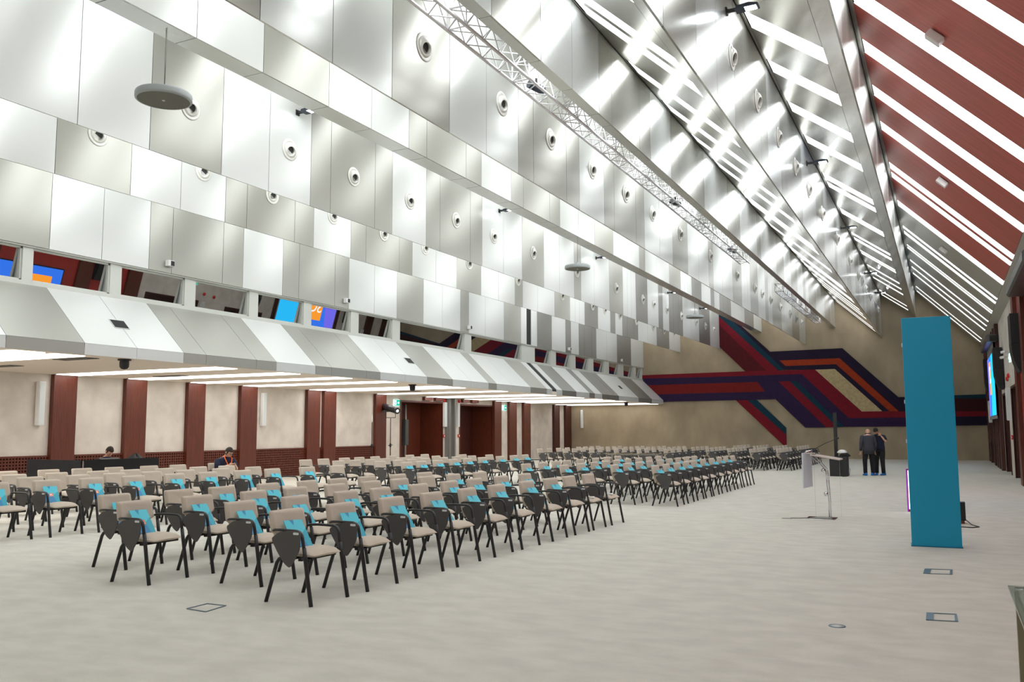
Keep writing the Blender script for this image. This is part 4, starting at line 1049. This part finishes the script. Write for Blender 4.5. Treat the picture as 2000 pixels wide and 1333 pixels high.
def hair(pos, R, parent, m, full=1.0):
    b = MB(); pos = Vector(pos); n, mm = 22, 10; vs = []
    for i in range(mm + 1):
        for k in range(n):
            ph = 2 * PI * k / n
            lim = (.40 if math.sin(ph) > .35 else .68) * PI * full
            th = lim * i / mm
            v = Vector((.083 * math.sin(th) * math.cos(ph), .104 * math.sin(th) * math.sin(ph), .126 * math.cos(th)))
            v *= 1 + .015 * math.sin(9 * ph + i)
            vs.append(pos + R @ (v + Vector((0, -.004, .004))))
    b.add(vs, [(i * n + k, i * n + (k + 1) % n, (i + 1) * n + (k + 1) % n, (i + 1) * n + k) for i in range(mm) for k in range(n)], 0, True)
    return b.build('hair', m, parent)
def hand(b, wrist, fwd, up, s=1, curl=.5, mi=0, size=1.0):
    """palm, four unequal bent fingers and a side thumb"""
    f = Vector(fwd).normalized(); u = Vector(up); u = (u - f * u.dot(f)).normalized(); r = f.cross(u) * s; w = Vector(wrist); z = size
    V = [w, w + f * .05 * z, w + f * .085 * z]; vs, fs = skin_part(V, [(0, 1), (1, 2)], [(.020 * z, .024 * z), (.017 * z, .036 * z), (.013 * z, .036 * z)], 1)
    b.add(vs, fs, mi, True)
    for k, (off, ln) in enumerate([(-.03, .066), (-.010, .078), (.010, .072), (.028, .056)]):
        p0 = w + f * .075 * z + r * off * z; pts = [p0]
        d = f.copy(); a = curl * .45
        for q in range(3):
            d = (d * math.cos(a) - u * math.sin(a)).normalized(); a = curl * .75
            pts.append(pts[-1] + d * ln * z * (.42, .33, .25)[q])
        b.tube(pts, .009 * z, 7, mi, radii=[.009 * z, .0088 * z, .008 * z, .0065 * z])
    t0 = w + f * .025 * z - r * .030 * z; d = (f * .7 - r * .7 - u * .2).normalized()
    b.tube([t0, t0 + d * .032 * z, t0 + d * .032 * z + (f * .9 - r * .2 - u * .4).normalized() * .035 * z], .010 * z, 7, mi, radii=[.012 * z, .010 * z, .0075 * z])
def rotm(yaw, pitch, roll=0):
    return Matrix.Rotation(yaw, 3, 'Z') @ Matrix.Rotation(-pitch, 3, 'X') @ Matrix.Rotation(roll, 3, 'Y')
def shoe(parent, a, m, yaw=0, nm='shoe'):
    b = MB(); c, s = math.cos(yaw), math.sin(yaw); vs = []; n = 14
    st = [(-.10, .035, .05, 0), (-.08, .045, .09, 0), (-.02, .048, .10, 0), (.05, .05, .075, 0), (.12, .052, .06, 0), (.17, .04, .045, 0), (.185, .015, .03, 0)]
    for (y, w_, h, _) in st:
        for k in range(n):
            t = 2 * PI * k / n; x = w_ * math.cos(t); z = max(0.0, h * .5 + h * .55 * math.sin(t))
            vs.append((a[0] + x * c - y * s, a[1] + x * s + y * c, z + .002))
    b.add(vs, [(i * n + k, i * n + (k + 1) % n, (i + 1) * n + (k + 1) % n, (i + 1) * n + k) for i in range(len(st) - 1) for k in range(n)], 0, True)
    b.add(vs[:n], [tuple(range(n))]); b.add(vs[-n:], [tuple(range(n))])
    return b.build(nm, m, parent)

def standing(lab, loc, rz, J, hd, hpitch, bald, top_mat, low_mat, sleeves, hem, name='person'):
    """J: joint positions; hd: head centre"""
    t = thing(name, lab, 'person', loc, rz)
    V = [J['pelvis'], J['waist'], J['chest'], J['neckb'], J['neck'], hd]; E = [(0, 1), (1, 2), (2, 3), (3, 4), (4, 5)]; Rr = [.11, .10, .115, .052, .045, .05]
    for s in 'lr':
        i0 = len(V); V += [J['sh' + s], J['el' + s], J['wr' + s]]; E += [(2, i0), (i0, i0 + 1), (i0 + 1, i0 + 2)]; Rr += [.055, .040, .026]
        i0 = len(V); V += [J['hip' + s], J['kn' + s], J['an' + s]]; E += [(0, i0), (i0, i0 + 1), (i0 + 1, i0 + 2)]; Rr += [.080, .055, .035]
    vs, fs = skin_part(V, E, Rr)
    b = MB(); b.add(vs, fs, 0, True)
    R = rotm(0, hpitch); head(b, hd, R)
    for s, sg in (('l', -1), ('r', 1)):
        w_ = Vector(J['wr' + s]); e_ = Vector(J['el' + s]); hand(b, w_, w_ - e_, J.get('hu' + s, (-sg, .2, 0)), sg, .6)
    b.build('body', M_SKIN, t, fix=False)
    eyes(hd, R, t)
    if not bald: hair(hd, R, t, M_HAIR)
    # upper garment
    g = MB(); p, w1, c1, nb = [Vector(J[k]) for k in ('pelvis', 'waist', 'chest', 'neckb')]
    h0 = Vector((p.x, p.y, hem))
    loft(g, [(h0, .185, .135), (p + Vector((0, 0, .02)), .182, .132), (w1, .165, .125), (c1 - Vector((0, 0, .06)), .185, .135), (c1 + Vector((0, 0, .03)), .195, .13), (c1 + Vector((0, .02, .08)), .185, .12), (nb - Vector((0, 0, .03)), .13, .10), (nb + Vector((0, 0, .012)), .085, .085), (nb + Vector((0, .03, .04)), .066, .07)], 24)
    for s in 'lr':
        a, e, q = [Vector(J[k + s]) for k in ('sh', 'el', 'wr')]
        if sleeves == 'long': g.tube([nb.lerp(a, .45) - Vector((0, 0, .035)), nb.lerp(a, .8) - Vector((0, 0, .03)), a.lerp(e, .12), a.lerp(e, .3), a.lerp(e, .6), e, e.lerp(q, .5), e.lerp(q, .93)], .06, 16, radii=[.062, .070, .076, .074, .066, .060, .053, .048])
        else: g.tube([nb.lerp(a, .45) - Vector((0, 0, .035)), nb.lerp(a, .8) - Vector((0, 0, .03)), a.lerp(e, .12), a.lerp(e, .3), a.lerp(e, .75)], .06, 16, radii=[.058, .066, .072, .070, .068])
    g.build('jacket' if sleeves == 'long' else 't_shirt', top_mat, t)
    g = MB(); loft(g, [((p.x, p.y, hem + .12), .165, .12), ((p.x, p.y, p.z - .02), .17, .125), ((p.x, p.y, p.z - .12), .165, .115)], 20)
    for s in 'lr':
        a, k_, q = [Vector(J[x + s]) for x in ('hip', 'kn', 'an')]
        g.tube([a + Vector((0, 0, .02)), a.lerp(k_, .3), k_, k_.lerp(q, .5), q + Vector((0, 0, -.01))], .08, 16, radii=[.095, .098, .078, .068, .066])
    g.build('trousers', low_mat, t)
    for s in 'lr':
        q = Vector(J['an' + s]); shoe(t, (q.x, q.y), M_SHOE, J.get('yaw' + s, 0), 'shoe_cover')
    return t
JA = dict(pelvis=(0, 0, .93), waist=(0, .0, 1.09), chest=(0, .02, 1.28), neckb=(.02, .09, 1.41), neck=(.04, .16, 1.44),
          shl=(-.17, .05, 1.345), ell=(-.235, .0, 1.08), wrl=(-.235, .09, .84), shr=(.17, .05, 1.345), elr=(.235, .02, 1.08), wrr=(.25, .13, .83),
          hipl=(-.095, 0, .88), knl=(-.125, .03, .50), anl=(-.14, -.03, .09), hipr=(.095, 0, .88), knr=(.115, .04, .50), anr=(.13, .04, .09), yawr=-.7, yawl=0.1)
standing('bald man in grey jacket and blue shoe covers seen from behind, head bowed', (-2.44, 32.6, 0), .35, JA, (.07, .23, 1.485), 1.15, True, M_SUIT, M_TROU, 'long', .73)
JB = dict(pelvis=(0, 0, .93), waist=(0, .0, 1.09), chest=(0, .02, 1.27), neckb=(0, .07, 1.41), neck=(0, .11, 1.455),
          shl=(-.17, .03, 1.34), ell=(-.27, .12, 1.15), wrl=(-.13, .18, 1.36), shr=(.17, .02, 1.34), elr=(.25, -.02, 1.09), wrr=(.24, .10, .87), hul=(0, -1, .2),
          hipl=(-.09, 0, .88), knl=(-.10, .03, .50), anl=(-.11, -.0, .09), hipr=(.09, 0, .88), knr=(.10, .03, .50), anr=(.12, .0, .09), yawr=.3, yawl=-.2)
standing('dark-haired person in navy t-shirt and blue shoe covers, one hand at the face', (-2.12, 33.0, 0), math.radians(165), JB, (.03, .19, 1.52), .85, False, M_NAVY, M_TROU, 'short', .88)

def seated(lab, loc, rz, hd, hpitch, hyaw, wrl, wrr, ell, elr, glasses, lanyard, legs=True):
    t = thing('person', lab, 'person', loc, rz)
    J = dict(pelvis=Vector((0, 0, .56)), waist=Vector((0, .03, .70)), chest=Vector((0, .09, .86)), neckb=Vector((0, .13, .97)), neck=Vector((0, .16, 1.0)), shl=Vector((-.19, .09, .90)), shr=Vector((.19, .09, .90)))
    V = [J['pelvis'], J['waist'], J['chest'], J['neckb'], J['neck'], Vector(hd)]; E = [(0, 1), (1, 2), (2, 3), (3, 4), (4, 5)]; Rr = [.12, .115, .135, .08, .055, .058]
    for sh, e, q in ((J['shl'], ell, wrl), (J['shr'], elr, wrr)):
        i0 = len(V); V += [sh, Vector(e), Vector(q)]; E += [(2, i0), (i0, i0 + 1), (i0 + 1, i0 + 2)]; Rr += [.058, .044, .029]
    for s in (-1, 1):
        i0 = len(V); V += [Vector((s * .10, .03, .54)), Vector((s * .14, .44, .52)), Vector((s * .14, .40, .10))]; E += [(0, i0), (i0, i0 + 1), (i0 + 1, i0 + 2)]; Rr += [.085, .06, .038]
    vs, fs = skin_part(V, E, Rr); b = MB(); b.add(vs, fs, 0, True)
    R = rotm(hyaw, hpitch); head(b, hd, R)
    hand(b, wrl, Vector(wrl) - Vector(ell), (0, 0, 1), -1, .9); hand(b, wrr, Vector(wrr) - Vector(elr), (0, 0, 1), 1, .9)
    b.build('body', M_SKIN, t, fix=False); eyes(hd, R, t); hair(hd, R, t, M_HAIR, .96)
    g = MB(); loft(g, [((0, 0, .50), .18, .14), ((0, .01, .58), .178, .14), ((0, .04, .70), .175, .135), ((0, .08, .80), .20, .14), ((0, .10, .88), .215, .13), ((0, .125, .945), .165, .10), ((0, .14, .985), .075, .07)], 24)
    for sh, e in ((J['shl'], ell), (J['shr'], elr)):
        e = Vector(e); g.tube([J['neckb'].lerp(sh, .45) - Vector((0, 0, .03)), J['neckb'].lerp(sh, .8) - Vector((0, 0, .03)), sh.lerp(e, .12), sh.lerp(e, .35), sh.lerp(e, .85)], .07, 16, radii=[.060, .070, .078, .076, .072])
    g.build('t_shirt', M_NAVY, t)
    g = MB()
    for s in (-1, 1): g.tube([(s * .09, -.05, .54), (s * .12, .2, .545), (s * .14, .44, .52), (s * .14, .46, .44), (s * .14, .40, .10)], .09, 14, radii=[.10, .098, .082, .078, .062])
    g.build('trousers', M_TROU, t)
    for s in (-1, 1): shoe(t, (s * .14, .41), M_BLACK, 0, 'shoe')
    P_ = Vector(hd)
    if glasses:
        b = MB()
        for s in (-1, 1):
            c = P_ + R @ Vector((s * .032, .098, .004)); pts = [c + R @ Vector((.024 * math.cos(a), 0, .017 * math.sin(a))) for a in [2 * PI * k / 12 for k in range(13)]]
            b.tube(pts, .003, 6, cap=False); b.tube([P_ + R @ Vector((s * .056, .095, .008)), P_ + R @ Vector((s * .080, .0, .006))], .003, 6)
        b.tube([P_ + R @ Vector((-.009, .100, .008)), P_ + R @ Vector((.009, .100, .008))], .003, 6); b.build('glasses', M_BLACK, t)
    if lanyard:
        b = MB(); b.tube([(-.06, .14, 1.005), (-.09, .235, .95), (-.06, .275, .85), (0, .285, .74)], .013, 8); b.tube([(.06, .14, 1.005), (.09, .235, .95), (.06, .275, .85), (0, .285, .74)], .013, 8)
        b.build('lanyard', mat('lanyard_orange', srgb(240, 96, 30), .6), t)
    return t
# person with the phone, on an own chair behind the left block
px_, py_ = -15.35, 15.75
cb = dup(ch, (px_ - .02, py_, 0), 0, 'beige chair under the man in glasses with the orange lanyard', 'chairs of the left block')
hp = Vector((.0, .27, 1.075))
seated('man in glasses, navy t-shirt and orange lanyard, sitting and looking down at a phone', (px_ - .06, py_, 0), -PI / 2 - .25, (.0, .25, 1.09), .55, .25, (-.05, .44, .80), (.10, .43, .80), (-.24, .22, .68), (.25, .20, .68), True, True)
rz_ = -PI / 2 - .25; f_ = Vector((-math.sin(rz_), math.cos(rz_), 0)); r_ = Vector((math.cos(rz_), math.sin(rz_), 0))
o_ = Vector((px_ - .06, py_, 0)) + f_ * .53 + r_ * .03
b = MB(); b.box(-.036, .036, -.075, .075, -.004, .004); o = b.build('mobile_phone', M_BLACK); o.location = (o_.x, o_.y, .825); o.rotation_euler = (.3, .4, rz_)
tag(o, 'dark mobile phone held by the man in glasses', 'phone')
seated('brown-haired person in a navy top bent over behind the black-skirted desk', (-18.25, 14.75, 0), -PI / 2 - .2, (.0, .26, 1.115), .75, .1, (-.12, .50, .80), (.12, .52, .80), (-.26, .25, .72), (.26, .25, .72), False, False)
t = thing('office_chair', 'low black chair behind the black-skirted desk', 'chair', (-18.3, 14.75, 0), 0)
b = MB(); b.box(-.22, .22, -.22, .22, .38, .44); b.build('seat', M_BLKFAB, t, bevel=.02)
b = MB(); b.box(-.30, -.26, -.2, .2, .46, .80); b.build('backrest', M_BLKFAB, t, bevel=.02)
b = MB(); b.tube([(0, 0, .06), (0, 0, .38)], .03)
for k in range(5): b.tube([(0, 0, .08), (.26 * math.cos(k * 1.257), .26 * math.sin(k * 1.257), .03)], .018)
b.bar((-.2, 0, .40), (-.28, 0, .6), .05, .02); b.build('swivel_base', M_BLACK, t)
print('all done', len(bpy.data.objects))
